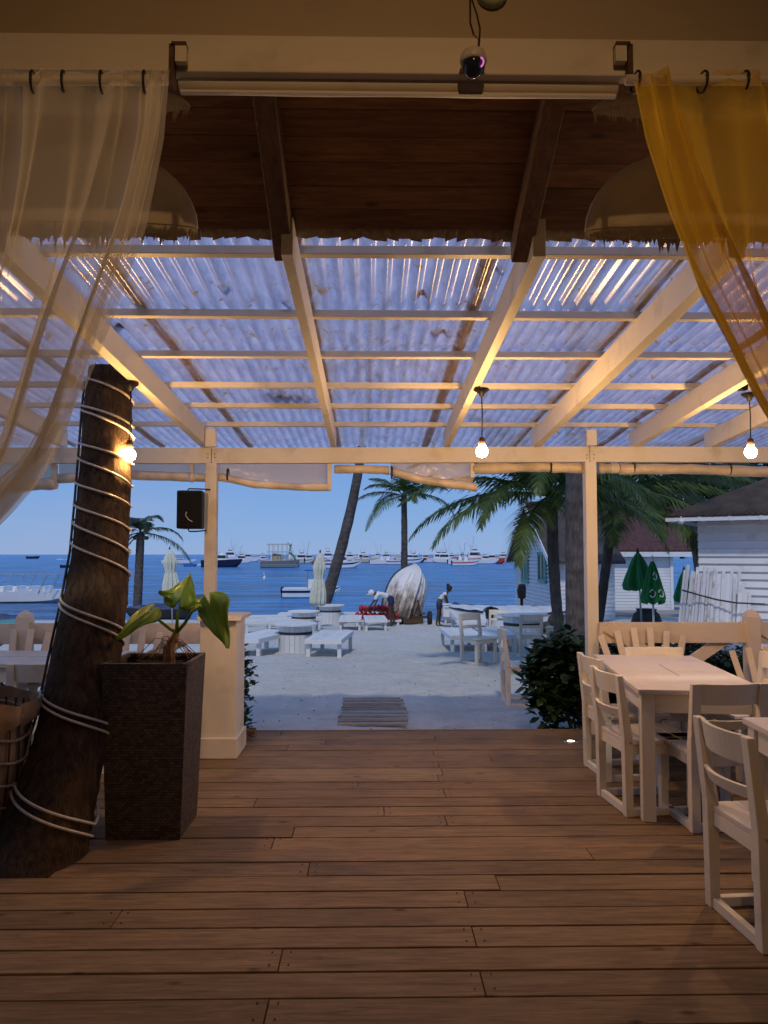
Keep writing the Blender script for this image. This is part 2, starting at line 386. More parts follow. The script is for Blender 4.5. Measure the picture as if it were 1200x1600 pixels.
# ------------------------------------------------------------ mesh helpers
class MB:
    def __init__(s): s.v = []; s.f = []; s.uv = None
    def add(s, vs, fs):
        n = len(s.v); s.v += [Vector(v) for v in vs]; s.f += [tuple(i+n for i in f) for f in fs]; return s
    def box(s, c, size, rot=None):
        c = Vector(c); hx, hy, hz = size[0]/2, size[1]/2, size[2]/2
        M = rot if rot else Matrix.Identity(3)
        vs = [c + M @ Vector((x*hx, y*hy, z*hz)) for z in (-1, 1) for y in (-1, 1) for x in (-1, 1)]
        return s.add(vs, [(0,2,3,1), (4,5,7,6), (0,1,5,4), (2,6,7,3), (0,4,6,2), (1,3,7,5)])
    def bar(s, p0, p1, w, h, up=(0,0,1)):
        """box along p0-p1; w across, h along up"""
        p0, p1 = Vector(p0), Vector(p1); d = (p1-p0); L = d.length; d.normalize()
        u = Vector(up); x = d.cross(u)
        if x.length < 1e-4: x = d.cross(Vector((0, 1, 0)))
        x.normalize(); u = x.cross(d).normalized()
        M = Matrix((x, d, u)).transposed()
        return s.box((p0+p1)/2, (w, L, h), M)
    def tube(s, pts, rad, n=10, cap=True, jit=0):
        pts = [Vector(p) for p in pts]
        if isinstance(rad, (int, float)): rad = [rad]*len(pts)
        rings = []; ref = None
        for i, p in enumerate(pts):
            d = (pts[min(i+1, len(pts)-1)] - pts[max(i-1, 0)]).normalized()
            if ref is None:
                ref = Vector((1, 0, 0)) if abs(d.x) < 0.9 else Vector((0, 1, 0))
            x = (ref - d*ref.dot(d)).normalized(); y = d.cross(x); ref = x
            rings.append([p + (x*math.cos(2*math.pi*k/n) + y*math.sin(2*math.pi*k/n))*rad[i]*(1+random.uniform(-jit, jit)) for k in range(n)])
        vs = [q for r in rings for q in r]; fs = []
        for i in range(len(pts)-1):
            for k in range(n):
                a = i*n+k; b_ = i*n+(k+1) % n
                fs.append((a, b_, b_+n, a+n))
        if cap:
            fs.append(tuple(range(n-1, -1, -1))); fs.append(tuple((len(pts)-1)*n+k for k in range(n)))
        return s.add(vs, fs)
    def lathe(s, prof, c=(0,0,0), n=20, cap=True):
        c = Vector(c); vs = []; fs = []
        for r, z in prof:
            for k in range(n):
                a = 2*math.pi*k/n; vs.append(c+Vector((r*math.cos(a), r*math.sin(a), z)))
        for i in range(len(prof)-1):
            for k in range(n):
                a = i*n+k; b_ = i*n+(k+1) % n; fs.append((a, b_, b_+n, a+n))
        if cap:
            fs.append(tuple(range(n-1, -1, -1))); fs.append(tuple((len(prof)-1)*n+k for k in range(n)))
        return s.add(vs, fs)
    def grid(s, fn, nu, nv, uv=False):
        vs = []; fs = []
        for j in range(nv+1):
            for i in range(nu+1): vs.append(fn(i/nu, j/nv))
        for j in range(nv):
            for i in range(nu):
                a = j*(nu+1)+i; fs.append((a, a+1, a+nu+2, a+nu+1))
        if uv: s.uv = [(i/nu, j/nv) for j in range(nv+1) for i in range(nu+1)]
        return s.add(vs, fs)
    def ball(s, c, r, n=12, m_=8, sc=(1,1,1)):
        c = Vector(c); prof = []
        vs = [c+Vector((0,0,-r*sc[2]))]; fs = []
        for j in range(1, m_):
            t = math.pi*j/m_
            for k in range(n):
                a = 2*math.pi*k/n
                vs.append(c+Vector((r*sc[0]*math.sin(t)*math.cos(a), r*sc[1]*math.sin(t)*math.sin(a), -r*sc[2]*math.cos(t))))
        vs.append(c+Vector((0,0,r*sc[2])))
        for k in range(n): fs.append((0, 1+(k+1) % n, 1+k))
        for j in range(m_-2):
            for k in range(n):
                a = 1+j*n+k; b_ = 1+j*n+(k+1) % n; fs.append((a, b_, b_+n, a+n))
        L = len(vs)-1
        for k in range(n): fs.append((L, 1+(m_-2)*n+k, 1+(m_-2)*n+(k+1) % n))
        return s.add(vs, fs)
    def prism(s, poly, axis, t0, t1):
        """extrude a 2D polygon; axis 'y': poly is (x,z); axis 'z': poly is (x,y); axis 'x': poly is (y,z)"""
        f = {'y': lambda p, t: (p[0], t, p[1]), 'z': lambda p, t: (p[0], p[1], t), 'x': lambda p, t: (t, p[0], p[1])}[axis]
        n = len(poly)
        vs = [f(p, t0) for p in poly] + [f(p, t1) for p in poly]
        fs = [tuple(range(n)), tuple(range(2*n-1, n-1, -1))] + [(i, n+i, n+(i+1) % n, (i+1) % n) for i in range(n)]
        return s.add(vs, fs)
    def build(s, name, mat, parent=None, smooth=False, bevel=0, world=False, thick=0, loc=None, fixn=True):
        me = bpy.data.meshes.new(name); me.from_pydata(s.v, [], s.f)
        if s.uv:
            ul = me.uv_layers.new(name='UVMap')
            for l in me.loops: ul.data[l.index].uv = s.uv[l.vertex_index]
        if fixn:
            bm = bmesh.new(); bm.from_mesh(me); bmesh.ops.recalc_face_normals(bm, faces=bm.faces); bm.to_mesh(me); bm.free()
        me.materials.append(MATS[mat])
        if smooth:
            for p in me.polygons: p.use_smooth = True
        me.update()
        o = bpy.data.objects.new(name, me); COL.objects.link(o)
        if parent:
            o.parent = parent
            if world: o.location = -wpos(parent)
        if loc is not None: o.location = loc
        if thick:
            md = o.modifiers.new('thickness', 'SOLIDIFY'); md.thickness = thick; md.offset = 0
        if bevel:
            md = o.modifiers.new('edge', 'BEVEL'); md.width = bevel; md.segments = 2; md.limit_method = 'ANGLE'
        return o
def wpos(o):
    p = o.location.copy()
    while o.parent: o = o.parent; p += o.location
    return p
def tag(o, label=None, cat=None, group=None, kind=None):
    if label: o['label'] = label
    if cat: o['category'] = cat
    if group: o['group'] = group
    if kind: o['kind'] = kind
    return o
def thing(name, label, cat, loc=(0,0,0), rz=0, group=None, kind=None):
    o = bpy.data.objects.new(name, None); COL.objects.link(o); o.empty_display_size = 0.1
    o.location = loc; o.rotation_euler = (0, 0, rz)
    return tag(o, label, cat, group, kind)
def kids(o): return [c for c in bpy.data.objects if c.parent == o]
def copy_tree(o, parent=None, tree=None):
    c = o.copy(); COL.objects.link(c); c.parent = parent
    for ch in kids(o): copy_tree(ch, c)
    return c
def dup(o, loc, rz=0, label=None, group=None, scale=None):
    c = copy_tree(o); c.location = loc; c.rotation_euler = (0, 0, rz)
    if label: c['label'] = label
    if group: c['group'] = group
    if scale: c.scale = (scale,)*3 if isinstance(scale, (int, float)) else scale
    return c
class Pool:
    """first request hands out the prototype itself, later ones copies"""
    def __init__(s, proto): s.p = proto; s.used = False
    def put(s, loc, rz, label, group=None, scale=None):
        if not s.used:
            s.used = True; o = s.p
            o.location = loc; o.rotation_euler = (0, 0, rz); o['label'] = label
            if group: o['group'] = group
            if scale: o.scale = (scale,)*3
            return o
        return dup(s.p, loc, rz, label, group, scale)

# ============================================================ GROUND, SEA
def sand_sheet():
    xs = []; x = -60
    while x < 70:
        xs.append(x); x += 0.18 if -7 < x < 9 else 1.0
    ys = []; y = 6.3
    while y < 90:
        ys.append(y); y += 0.14 if y < 16 else (0.3 if y < 34 else 1.5)
    vs = []
    for y in ys:
        for x in xs:
            z = terr(x, y) + 0.05*noise.noise(Vector((x*1.1, y*1.1, 0))) + 0.034*noise.noise(Vector((x*3.1, y*3.1, 4)))
            f = noise.noise(Vector((x*5.5, y*5.5, 9)))
            if f < -0.25: z += (f+0.25)*0.16      # footprints
            if y < 6.6: z -= 0.15
            vs.append((x, y, z))
    n = len(xs); fs = [(j*n+i, j*n+i+1, (j+1)*n+i+1, (j+1)*n+i) for j in range(len(ys)-1) for i in range(n-1)]
    o = MB().add(vs, fs).build('sand_beach', 'sand', smooth=True, fixn=False)
    tag(o, 'pale beach sand sloping down to the water', kind='structure')
sand_sheet()
gm = MB(); gm.add([(-200, -60, -0.6), (200, -60, -0.6), (200, 6.9, -0.6), (-200, 6.9, -0.6)], [(0, 1, 2, 3)])
tag(gm.build('ground', 'sand', fixn=False), 'sandy ground under and behind the bar', kind='structure')
sea = MB()
ysea = [20, 60, 120, 250, 600, 1500, 4000, 9000]
vs = []; fs = []
for y in ysea:
    for k in range(9): vs.append(((k-4)/4*max(120, y*1.6), y, SEA))
for j in range(len(ysea)-1):
    for k in range(8): fs.append((j*9+k, j*9+k+1, (j+1)*9+k+1, (j+1)*9+k))
tag(sea.add(vs, fs).build('sea', 'sea', fixn=False), 'calm blue sea reaching to the horizon', kind='structure')

# ============================================================ DECK
PL = 0.1645; Y0 = 2.532
DECK_END = Y0 + 25*PL
deck = MB()
for x in [i*0.6-7.2 for i in range(25)]: deck.box((x, (DECK_END-7)/2-0.02, -0.11), (0.05, DECK_END+6.9, 0.13))
deck_o = deck.build('deck', 'soil')
tag(deck_o, 'weathered brown timber deck of the beach bar', kind='structure')
def plank(x0, x1, y0, y1, warp=0.0, name='plank', lip=0):
    mb = MB(); z1 = random.uniform(-0.003, 0.002)
    mb.box(((x0+x1)/2, (y0+y1)/2, z1-0.0175), (x1-x0, y1-y0, 0.035))
    o = mb.build(name, 'deck_wood', deck_o, bevel=0.003, world=True)
    return o
joint_px = {0: 422, 1: 750, 2: 443, 3: 737, 4: 195, 5: 725, 7: 485, 9: 430, 11: 695, 12: 600, 14: 693, 15: 560, 16: 683, 18: 684, 20: 676, 22: 510, 23: 678}
for i in range(-2, 25):
    ya, yb = Y0+i*PL, Y0+(i+1)*PL-0.010
    cuts = []
    if i in joint_px:
        cuts.append((joint_px[i]-580)/1200*((ya+yb)/2))
    else: cuts.append(random.choice((-2.3, 1.9, 2.6, -0.9)) + random.uniform(-0.3, 0.3))
    for c in (cuts[0]-random.uniform(2.6, 3.4), cuts[0]+random.uniform(2.6, 3.4)): cuts.append(c)
    cuts = sorted([-5.6, 6.2]+[c for c in cuts if -5.2 < c < 5.8])
    for a, b_ in zip(cuts[:-1], cuts[1:]):
        # hole in the boards round the palm
        if 3.66 < (ya+yb)/2 < 4.22:
            hx0, hx1 = -2.15, -1.50
            if a < hx0 < b_ or a < hx1 < b_ or (a > hx0 and b_ < hx1):
                if a < hx0-0.1: plank(a+0.002, hx0, ya, yb)
                if b_ > hx1+0.05: plank(max(a+0.002, hx1+random.uniform(0, .01)), b_-0.002, ya, yb)
                continue
        plank(a+0.002, b_-0.002, ya, yb)
yy = Y0-2*PL
while yy > -7:
    plank(-5.6, 6.2, yy-PL, yy-0.006); yy -= PL
fa = MB(); fa.box((0.3, DECK_END+0.012, -0.10), (11.8, 0.03, 0.2)); fa.build('fascia_board', 'deck_wood', deck_o, world=True)
# nail heads along the visible joints
nl = MB()
for i, px in joint_px.items():
    ym = Y0+(i+0.5)*PL; x = (px-580)/1200*ym
    for dx in (-0.035, 0.035):
        for dy in (-0.045, 0.045): nl.box((x+dx, ym+dy, 0.0030), (0.006, 0.006, 0.003))
tag(nl.build('nail_heads', 'dark_metal', deck_o, world=True), kind='stuff')
# recessed deck light
p = at(893, 1155, 6.2); p.z = 0
dl = thing('deck_light', 'small round lit spotlight set in the deck near the green bush', 'deck light', (p.x, 6.22, 0))
MB().lathe([(0.030, 0.002), (0.032, 0.008), (0.055, 0.008), (0.058, 0.002)], n=20, cap=False).build('rim', 'steel', dl, True)
MB().lathe([(0.001, 0.010), (0.020, 0.008), (0.031, 0.004)], n=20).build('lens', 'deck_glow', dl, True)

# duckboard mat in the sand
g1 = ground(528, 1134); g2 = ground(640, 1134); g3 = ground(575, 1091)
dk = thing('duckboard', 'half buried grey wooden duckboard in the sand in front of the deck', 'boardwalk mat', ((g1.x+g2.x)/2+0.02, (g1.y+g3.y)/2, 0))
w_ = (g2.x-g1.x); l_ = g3.y-g1.y
n_ = int(l_/0.085)
for i in range(n_):
    y = g1.y + i*l_/n_; x = g1.x+w_/2+random.uniform(-.02, .02)
    z = terr(x, y) + 0.022 + random.uniform(-0.022, 0.008)
    MB().box((x, y, z), (w_+random.uniform(-.05, .03), 0.055, 0.02), Matrix.Rotation(random.uniform(-.012, .012), 3, 'Y')).build('slat', 'grey_wood', dk, world=True)

# ============================================================ MAIN BUILDING (over and behind the camera)
SL = 0.51
def zc(y): return 2.79 + SL*(3.0-y)
bar_b = thing('bar_roof', 'dark plank ceiling and beige beams of the open beach bar', 'building', (0, 0, 0))
y = 3.0; k = 0
while y > 1.4:
    ya = y-0.0895
    segs = [(-5.6, -0.35), (-0.35, 0.60), (0.60, 6.2)]
    for a, b_ in segs:
        mb = MB(); zz = random.uniform(0, 0.004)
        mb.add([(a, y-0.0025, zc(y)+zz), (b_, y-0.0025, zc(y)+zz), (b_, ya+0.0025, zc(ya)+zz), (a, ya+0.0025, zc(ya)+zz),
                (a, y-0.0015, zc(y)+0.02), (b_, y-0.0015, zc(y)+0.02), (b_, ya+0.0015, zc(ya)+0.02), (a, ya+0.0015, zc(ya)+0.02)],
               [(0,1,2,3), (4,7,6,5), (0,4,5,1), (1,5,6,2), (2,6,7,3), (3,7,4,0)])
        mb.build('plank', 'ceiling_wood', bar_b, bevel=0.004)
    y = ya
ys_ = y
# back half of the roof, seen by nobody from the front, with the roofing that closes the gaps
rf = MB()
rf.add([(-5.6, ys_, zc(ys_)+.01), (6.2, ys_, zc(ys_)+.01), (6.2, -2.5, zc(-2.5)), (-5.6, -2.5, zc(-2.5)), (6.2, -8, 3.0), (-5.6, -8, 3.0)], [(0,1,2,3), (3,2,4,5)])
rf.build('rear_roof', 'ceiling_wood', bar_b, thick=0.02)
MB().add([(-5.7, 3.0, zc(3.0)+.035), (6.3, 3.0, zc(3.0)+.035), (6.3, -2.5, zc(-2.5)+.05), (-5.7, -2.5, zc(-2.5)+.05)], [(0,1,2,3)]).build('roofing', 'roof_brown', bar_b, thick=0.02)
for nm, c_, s_ in (('back_wall', (0.3, -7, 1.5), (11.8, 0.1, 3.3)),):
    MB().box(c_, s_).build(nm, 'beam_beige', bar_b)
for x in (-5.6, 6.2):
    MB().prism([(-7, 0), (1.2, 0), (1.2, zc(1.2)), (-2.5, zc(-2.5)), (-7, 3.3)], 'x', x-0.04, x+0.04).build('side_wall', 'beam_beige', bar_b)
for xc in (-2.6, -1.45, -0.35, 0.60, 1.75, 2.9, 4.0):
    if xc in (-1.45, 1.75): continue
    w = 0.075
    mb = MB(); t0, t1 = 1.9, 3.02
    mb.add([(xc-w/2, t0, zc(t0)-0.11), (xc+w/2, t0, zc(t0)-0.11), (xc+w/2, t1, zc(t1)-0.11), (xc-w/2, t1, zc(t1)-0.11),
            (xc-w/2, t0, zc(t0)-0.001), (xc+w/2, t0, zc(t0)-0.001), (xc+w/2, t1+.03, zc(t1)-0.001), (xc-w/2, t1+.03, zc(t1)-0.001)],
           [(0,1,2,3), (4,7,6,5), (0,4,5,1), (1,5,6,2), (2,6,7,3), (3,7,4,0)])
    mb.build('rafter', 'rafter_wood', bar_b, bevel=0.004)
# wet dark fascia behind the eave with ragged underlay
fr_ = MB()
for i in range(180):
    x = -4+i*0.0467; fr_.add([(x, 3.012, zc(3.0)+.03), (x+.047, 3.012, zc(3.0)+.03), (x+.047, 3.03, zc(3.0)-0.012-random.uniform(0, .022)), (x, 3.03, zc(3.0)-.012-random.uniform(0, .022))], [(0,1,2,3)])
tag(fr_.build('torn_underlay', 'straw', bar_b), kind='stuff')
# beams
A_ = at(600, 74, 1.93).z; B_ = at(600, 114, 1.885).z
MB().box((0.3, 1.955, A_+0.17), (11.8, 0.06, 0.4)).build('beam', 'beam_beige', bar_b, bevel=0.006)
MB().box((0.3, 1.917, A_+0.012), (11.8, 0.016, 0.014)).build('bead_moulding', 'beam_beige', bar_b)
MB().box((0.3, 1.905, (B_+A_)/2), (11.8, 0.036, A_-B_)).build('lower_board', 'cream_paint_x', bar_b, bevel=0.004)
MB().box((0.3, 2.3, zc(1.9)+.05), (0.05, 0.05, 0.05)).build('hanger_block', 'rafter_wood', bar_b)
for px, sgn in ((285, 1), (966, -1)):
    q0 = at(px-11*sgn, 84, 1.90); q1 = at(px-11*sgn, 150, 1.90)
    bk = MB(); bk.box((q0.x, 1.875, (q0.z+q1.z)/2), (0.012, 0.03, q0.z-q1.z))
    bk.box((q0.x+0.018*sgn, 1.875, q0.z), (0.036, 0.03, 0.012))
    br_ = bk.build('blind_bracket', 'rust_metal', bar_b)
    MB().box((q0.x+0.024*sgn, 1.868, q0.z-0.026), (0.028, 0.018, 0.040)).build('bracket_block', 'cream_paint', br_, world=True).location = (0, 0, 0)
rb = thing('rolled_blind', 'cream roller blind rolled up tight under the nearest beam', 'roller blind', (0, 1.94, 2.68))
q0 = at(282, 131, 1.94); q1 = at(962, 131, 1.94)
MB().tube([(q0.x+(q1.x-q0.x)*t/12, 1.94, q0.z+0.001*math.sin(t*1.3)) for t in range(13)], 0.0265, 16).build('roll', 'cream_paint_x', rb, True, world=True)
MB().box(((q0.x+q1.x)/2, 1.93, q0.z-0.0275), (q1.x-q0.x-.01, 0.012, 0.006)).build('bottom_bar', 'cream_paint_x', rb, world=True)

# security camera and its cable, junction box
p = at(740, 84, 1.84)
sc_ = thing('security_camera', 'small white dome security camera with dark lens hanging under the beige beam', 'security camera', (p.x, 1.845, at(740, 80, 1.845).z))
MB().lathe([(0.001, 0.0), (0.020, 0.0), (0.029, -0.006), (0.033, -0.018), (0.034, -0.027), (0.030, -0.033)], n=24).build('housing', 'cam_white', sc_, True)
dm = MB().lathe([(0.0305, -0.030), (0.030, -0.040), (0.026, -0.053), (0.018, -0.063), (0.008, -0.068), (0.0005, -0.069)], n=24).build('dome', 'boat_glass', sc_, True)
MB().tube([(0.012+0.009*math.sin(a), -0.0295+0.004*abs(math.cos(a)), -0.045-0.012*math.cos(a)) for a in [0.3+i*.26 for i in range(11)]], 0.0022, 6).build('led_ring', 'led_pink', sc_, True)
c0 = at(738, 2, 1.85); c1 = at(748, 40, 1.85)
tag(MB().tube([at(738, -40, 1.865), at(738, 2, 1.865), at(745, 22, 1.86), at(750, 45, 1.855), at(749, 65, 1.85), at(747, 80, 1.848)], 0.0024, 8).build('camera_cable', 'cable_black', smooth=True), 'thin dark cable running down the beam to the dome camera', 'cable')
p = at(768, -8, 1.923)
jb = thing('junction_box', 'pale green junction box on the beige beam above the dome camera', 'junction box', (p.x, 1.923, p.z))
MB().lathe([(0.040, 0.0), (0.040, 0.018), (0.034, 0.024), (0.001, 0.024)], n=24).build('cover', 'box_green', jb, True).rotation_euler = (R(90), 0, 0)
MB().lathe([(0.006, 0.0), (0.006, 0.004), (0.001, 0.004)], (0.02, 0, 0.022), n=10).build('screw', 'steel', jb, True).rotation_euler = (R(90), 0, 0)

# two-tier frayed lampshades
def lampshade(px, label, seed, lit=False):
    random.seed(seed)
    cx = (px-580)/1200*2.42
    t = thing('lampshade', label, 'lampshade', (cx, 2.42, 2.95), group='frayed domed lampshades')
    def dome(r, ztop, zrim, name):
        prof = []
        for i in range(11):
            a = i/10*R(88); prof.append((max(0.03, r*math.sin(a)), zrim+(ztop-zrim)*math.cos(a)))
        d = MB().lathe([(q[0], q[1]-2.95) for q in prof], n=48, cap=False).build(name, 'shade_paper', t, True, thick=0.004)
        fr = MB()
        for k in range(150):
            a = 2*math.pi*k/150+random.uniform(-.01, .01); l = random.uniform(0.006, 0.03) if random.random() < .8 else random.uniform(.03, .055)
            w = random.uniform(.006, .014)
            c = Vector((math.cos(a), math.sin(a), 0)); s = Vector((-math.sin(a), math.cos(a), 0)); b0 = c*r*0.998 + Vector((0, 0, zrim-2.95+.006))
            fr.add([b0-s*w, b0+s*w, b0+s*w*.2+Vector((0, 0, -l))-c*.004], [(0, 1, 2)])
        tag(fr.build('frayed_edge', 'straw', d), kind='stuff')
    dome(0.375, at(1010, 232, 2.42).z, at(930, 366, 2.42).z, 'lower_dome')
    dome(0.345, at(1010, 140, 2.42).z, at(930, 174, 2.42).z, 'upper_dome')
    for c_ in kids(t): c_.scale = (1, 0.13, 1)
    MB().tube([(0, 0, -0.05), (0, 0, 0.05)], 0.004, 6).build('cord', 'cable_black', t)
    return t
lampshade(1108, 'pale flattened two tier lampshade with frayed rim behind the yellow curtain', 5)
lampshade(118, 'pale flattened two tier lampshade with frayed rim behind the white curtain', 6)
random.seed(11)

# ============================================================ CANOPY
def zt(y): return 2.57 + (6.5-y)*0.064
can = thing('canopy', 'cream timber canopy roofed with translucent corrugated sheets in front of the sea', 'canopy', (0, 6.5, 0))
def rafter(x0, x1, w=0.05, h=0.15, ya=2.9, yb=6.62):
    mb = MB()
    a = zt(ya); b_ = zt(yb)
    mb.add([(x0-w/2, ya, a-h), (x0+w/2, ya, a-h), (x1+w/2, yb, b_-h), (x1-w/2, yb, b_-h),
            (x0-w/2, ya, a), (x0+w/2, ya, a), (x1+w/2, yb, b_), (x1-w/2, yb, b_)],
           [(0,1,2,3), (4,7,6,5), (0,4,5,1), (1,5,6,2), (2,6,7,3), (3,7,4,0)])
    mb.build('rafter', 'cream_paint_y', can, bevel=0.003, world=True)
for px, w in ((-130, .05), (-25, .05), (92, .055), (316, .065), (520, .045), (700, .05), (842, .065), (1000, .06), (1122, .055), (1240, .05), (1400, .05), (1560, .05)):
    x = (px-580)/1200*6.5
    rafter(x, x, w)
for yk in (3.24, 3.96, 4.60, 5.28, 5.85, 6.44):
    sg = random.uniform(-.006, .006)
    for a, b_ in ((-4.6, -1.43), (-1.43, 1.41), (1.41, 5.6)):
        mb = MB(); n = 8
        pts = [(a+(b_-a)*i/n, yk+random.uniform(-.004, .004), zt(yk)+0.02+sg+random.uniform(-.003, .003)) for i in range(n+1)]
        for p0, p1 in zip(pts[:-1], pts[1:]): mb.bar(p0, p1, 0.045, 0.036)
        mb = MB(); mb.bar(pts[0], pts[-1], 0.05, 0.038)
        mb.build('purlin', 'cream_paint_x', can, bevel=0.003, world=True)
# corrugated sheets
SW = 0.86
def sheet_mesh():
    mb = MB(); pit = 0.076
    def fn(u, v):
        x = u*(SW+0.06); y = 3.12+v*(7.55-3.12)
        return Vector((x, y, zt(y)+0.052+0.0115*math.cos(2*math.pi*x/pit) + 0.006*math.sin(v*math.pi*6+0.5)))
    mb.grid(fn, 96, 16); return mb
sh0 = sheet_mesh().build('roof_sheet', 'polycarbonate', can, True, fixn=False, thick=0)
sh0.location = (-4.66, -6.5, 0)
for i in range(1, 12):
    c = sh0.copy(); COL.objects.link(c); c.location = (-4.66+i*SW+random.uniform(-.012, .012), -6.5+random.uniform(-.03, .03), 0.004*(i % 2)); c.parent = can
# front beam, posts
bt, bb = 2.418, 2.285
for a, b_, l0, l1 in ((-5.0, -1.352, -.02, -.02), (-1.348, 1.858, -.02, 0.0), (1.862, 5.6, 0.0, 0.0)):
    mb = MB(); mb.add([(a, 6.47, bb+l0), (b_, 6.47, bb+l1), (b_, 6.53, bb+l1), (a, 6.53, bb+l0), (a, 6.47, bt+l0), (b_, 6.47, bt+l1), (b_, 6.53, bt+l1), (a, 6.53, bt+l0)],
                      [(0,1,2,3), (4,7,6,5), (0,4,5,1), (1,5,6,2), (2,6,7,3), (3,7,4,0)])
    mb.build('front_beam', 'cream_paint_x', can, bevel=0.004, world=True)
for px in (331, 924, -180, 1480):
    x = (px-580)/1200*6.5
    lo = 0.02 if px < 580 else 0
    MB().box((x, 6.5, (bb-lo-.3)/2), (0.095, 0.095, bb-lo+0.3)).build('post', 'cream_paint', can, bevel=0.004, world=True)
    MB().box((x, 6.44, (bt+2.555)/2-lo/2), (0.088, 0.05, 2.555-bt+lo-.002)).build('post_stub', 'cream_paint', can, bevel=0.004, world=True)
bl = MB()
for px in (331, 924):
    x = (px-580)/1200*6.5
    for dx in (-.03, .03):
        for dz in (.03, .06): bl.box((x+dx, 6.468, bb+dz), (.008, .005, .008))
tag(bl.build('screw_heads', 'dark_metal', can, world=True), kind='stuff')

# debris on the sheets
def leaf_at(px, py, r, seed, label):
    d = ROT @ Vector(((px-600)/F, -(py-800)/F, -1.0)); t = 3.0
    while t < 7:
        q = Vector((0,0,1.5))+d*(t/d.y)
        if q.z >= zt(q.y)+0.068: break
        t += .01
    random.seed(seed); n = 12; pts = []
    for k in range(n):
        a = 2*math.pi*k/n; rr = r*random.uniform(.5, 1.1); pts.append((q.x+rr*1.2*math.cos(a), q.y+rr*math.sin(a)))
    o = MB().prism(pts, 'z', zt(q.y)+0.066, zt(q.y)+0.070).build('dry_leaf', 'dry_leaf')
    tag(o, label, 'leaf', 'dry leaves lying on the canopy sheets')
leaf_at(350, 446, 0.030, 1, 'small curled dry leaf on the canopy left of the middle rafter')
leaf_at(688, 517, 0.055, 2, 'square brown leaf scrap on the canopy above the middle bay')
leaf_at(447, 470, 0.028, 3, 'dry leaf scrap on the canopy touching the middle rafter')
leaf_at(185, 507, 0.07, 4, 'wide dry leaf on the canopy beside the white curtain')
leaf_at(656, 456, 0.035, 5, 'narrow dry leaf on the lap between two sheets')
leaf_at(780, 418, 0.022, 6, 'tiny dry leaf high on the canopy near the brown rafter')
random.seed(21)
# fallen palm frond tuft lying on the sheets
fb = Vector((-0.62, 5.75, zt(5.75)+0.075)); mb = MB()
for k in range(150):
    a = random.uniform(-1.5, 1.5)+ (math.pi if k % 3 else 0); L = random.uniform(.12, .34)
    d = Vector((math.cos(a), math.sin(a)*.8, 0)); s = Vector((-d.y, d.x, 0))*.007
    e = fb+d*L+Vector((0, 0, random.uniform(0, .02)))
    mb.add([fb-s, fb+s, e], [(0,1,2)])
mb.tube([fb+Vector((-.2, 0, .01)), fb+Vector((.15, .05, .012))], .012, 6)
tag(mb.build('fallen_frond', 'dry_leaf'), 'dried palm frond tuft lying on top of the canopy sheets', 'palm frond')

# rolled clear blinds under the front beam
def roll(name, pts, r, label, extra=None):
    t = thing(name, label, 'roller blind', tuple(pts[0]), group='rolled plastic blinds along the canopy front')
    P = []
    for a, b_ in zip(pts[:-1], pts[1:]):
        for k in range(6): P.append(Vector(a).lerp(Vector(b_), k/6))
    P.append(Vector(pts[-1])); r *= 1.3
    MB().tube(P, [r*random.uniform(.86, 1.1) for _ in P], 12, True, 0.03).build('roll', 'roll_plastic', t, True, world=True)
    return t
def sheetpoly(t, pts):
    mb = MB().add(pts, [tuple(range(len(pts)))]); mb.build('clear_sheet', 'clear_plastic', t, world=True, thick=0.003)
def strapat(t, px, py, y=6.55):
    p = at(px, py, y); mb = MB(); mb.tube([p+Vector((0, 0, .0))+Vector((0, 0.036*math.cos(a), 0.05*math.sin(a))) for a in [i*math.pi/5 for i in range(11)]], .008, 5)
    mb.build('strap', 'strap', t, world=True)
D = 6.56
t = roll('plastic_blind', [at(-60, 765, D), at(40, 758, D), at(88, 755, D)], .042, 'rolled plastic blind at far left under the canopy beam')
sheetpoly(t, [at(-60, 722, D), at(88, 722, D), at(88, 758, D), at(-60, 768, D)])
MB().box(at(85, 741, D-.03), (.05, .03, .18)).build('end_bracket', 'cream_paint', t, world=True)
t = roll('plastic_blind', [at(92, 748, D), at(200, 742, D), at(330, 747, D)], .030, 'rolled plastic blind behind the wrapped palm trunk')
sheetpoly(t, [at(92, 722, D+.01), at(325, 722, D+.01), at(325, 748, D+.01), at(92, 748, D+.01)])
MB().ball(at(300, 746, D-.02), .05, 10, 8, (.7, .7, .9)).build('end_cap', 'roll_plastic', t, True, world=True)
MB().box(at(300, 731, D-.02), (.03, .03, .08)).build('end_bracket', 'cream_paint', t, world=True)
t = roll('plastic_blind', [at(342, 745, D), at(400, 757, D), at(470, 761, D), at(515, 761, D)], .026, 'sagging clear plastic blind right of the left post')
sheetpoly(t, [at(342, 722, D+.01), at(515, 722, D+.01), at(515, 762, D+.01), at(430, 760, D+.01), at(342, 745, D+.01)])
MB().box(at(515, 744, D-.02), (.035, .03, .24)).build('end_bracket', 'cream_paint', t, world=True)
strapat(t, 356, 742)
t = roll('plastic_blind', [at(522, 733, D), at(570, 733, D), at(608, 735, D)], .028, 'short rolled plastic blind in the middle of the canopy beam')
t = roll('plastic_blind', [at(610, 736, D), at(660, 750, D), at(745, 762, D)], .028, 'slanting clear plastic blind half unrolled in the middle bay')
sheetpoly(t, [at(610, 724, D+.01), at(735, 724, D+.01), at(740, 760, D+.01), at(610, 737, D+.01)])
strapat(t, 612, 738)
t = roll('plastic_blind', [at(738, 733, D), at(840, 730, D), at(916, 732, D)], .034, 'straight rolled plastic blind left of the right post')
MB().box(at(738, 735, D-.02), (.03, .03, .13)).build('end_bracket', 'cream_paint', t, world=True)
strapat(t, 860, 730)
t = roll('plastic_blind', [at(934, 732, D), at(960, 732, D)], .034, 'stub of rolled plastic blind right of the right post')
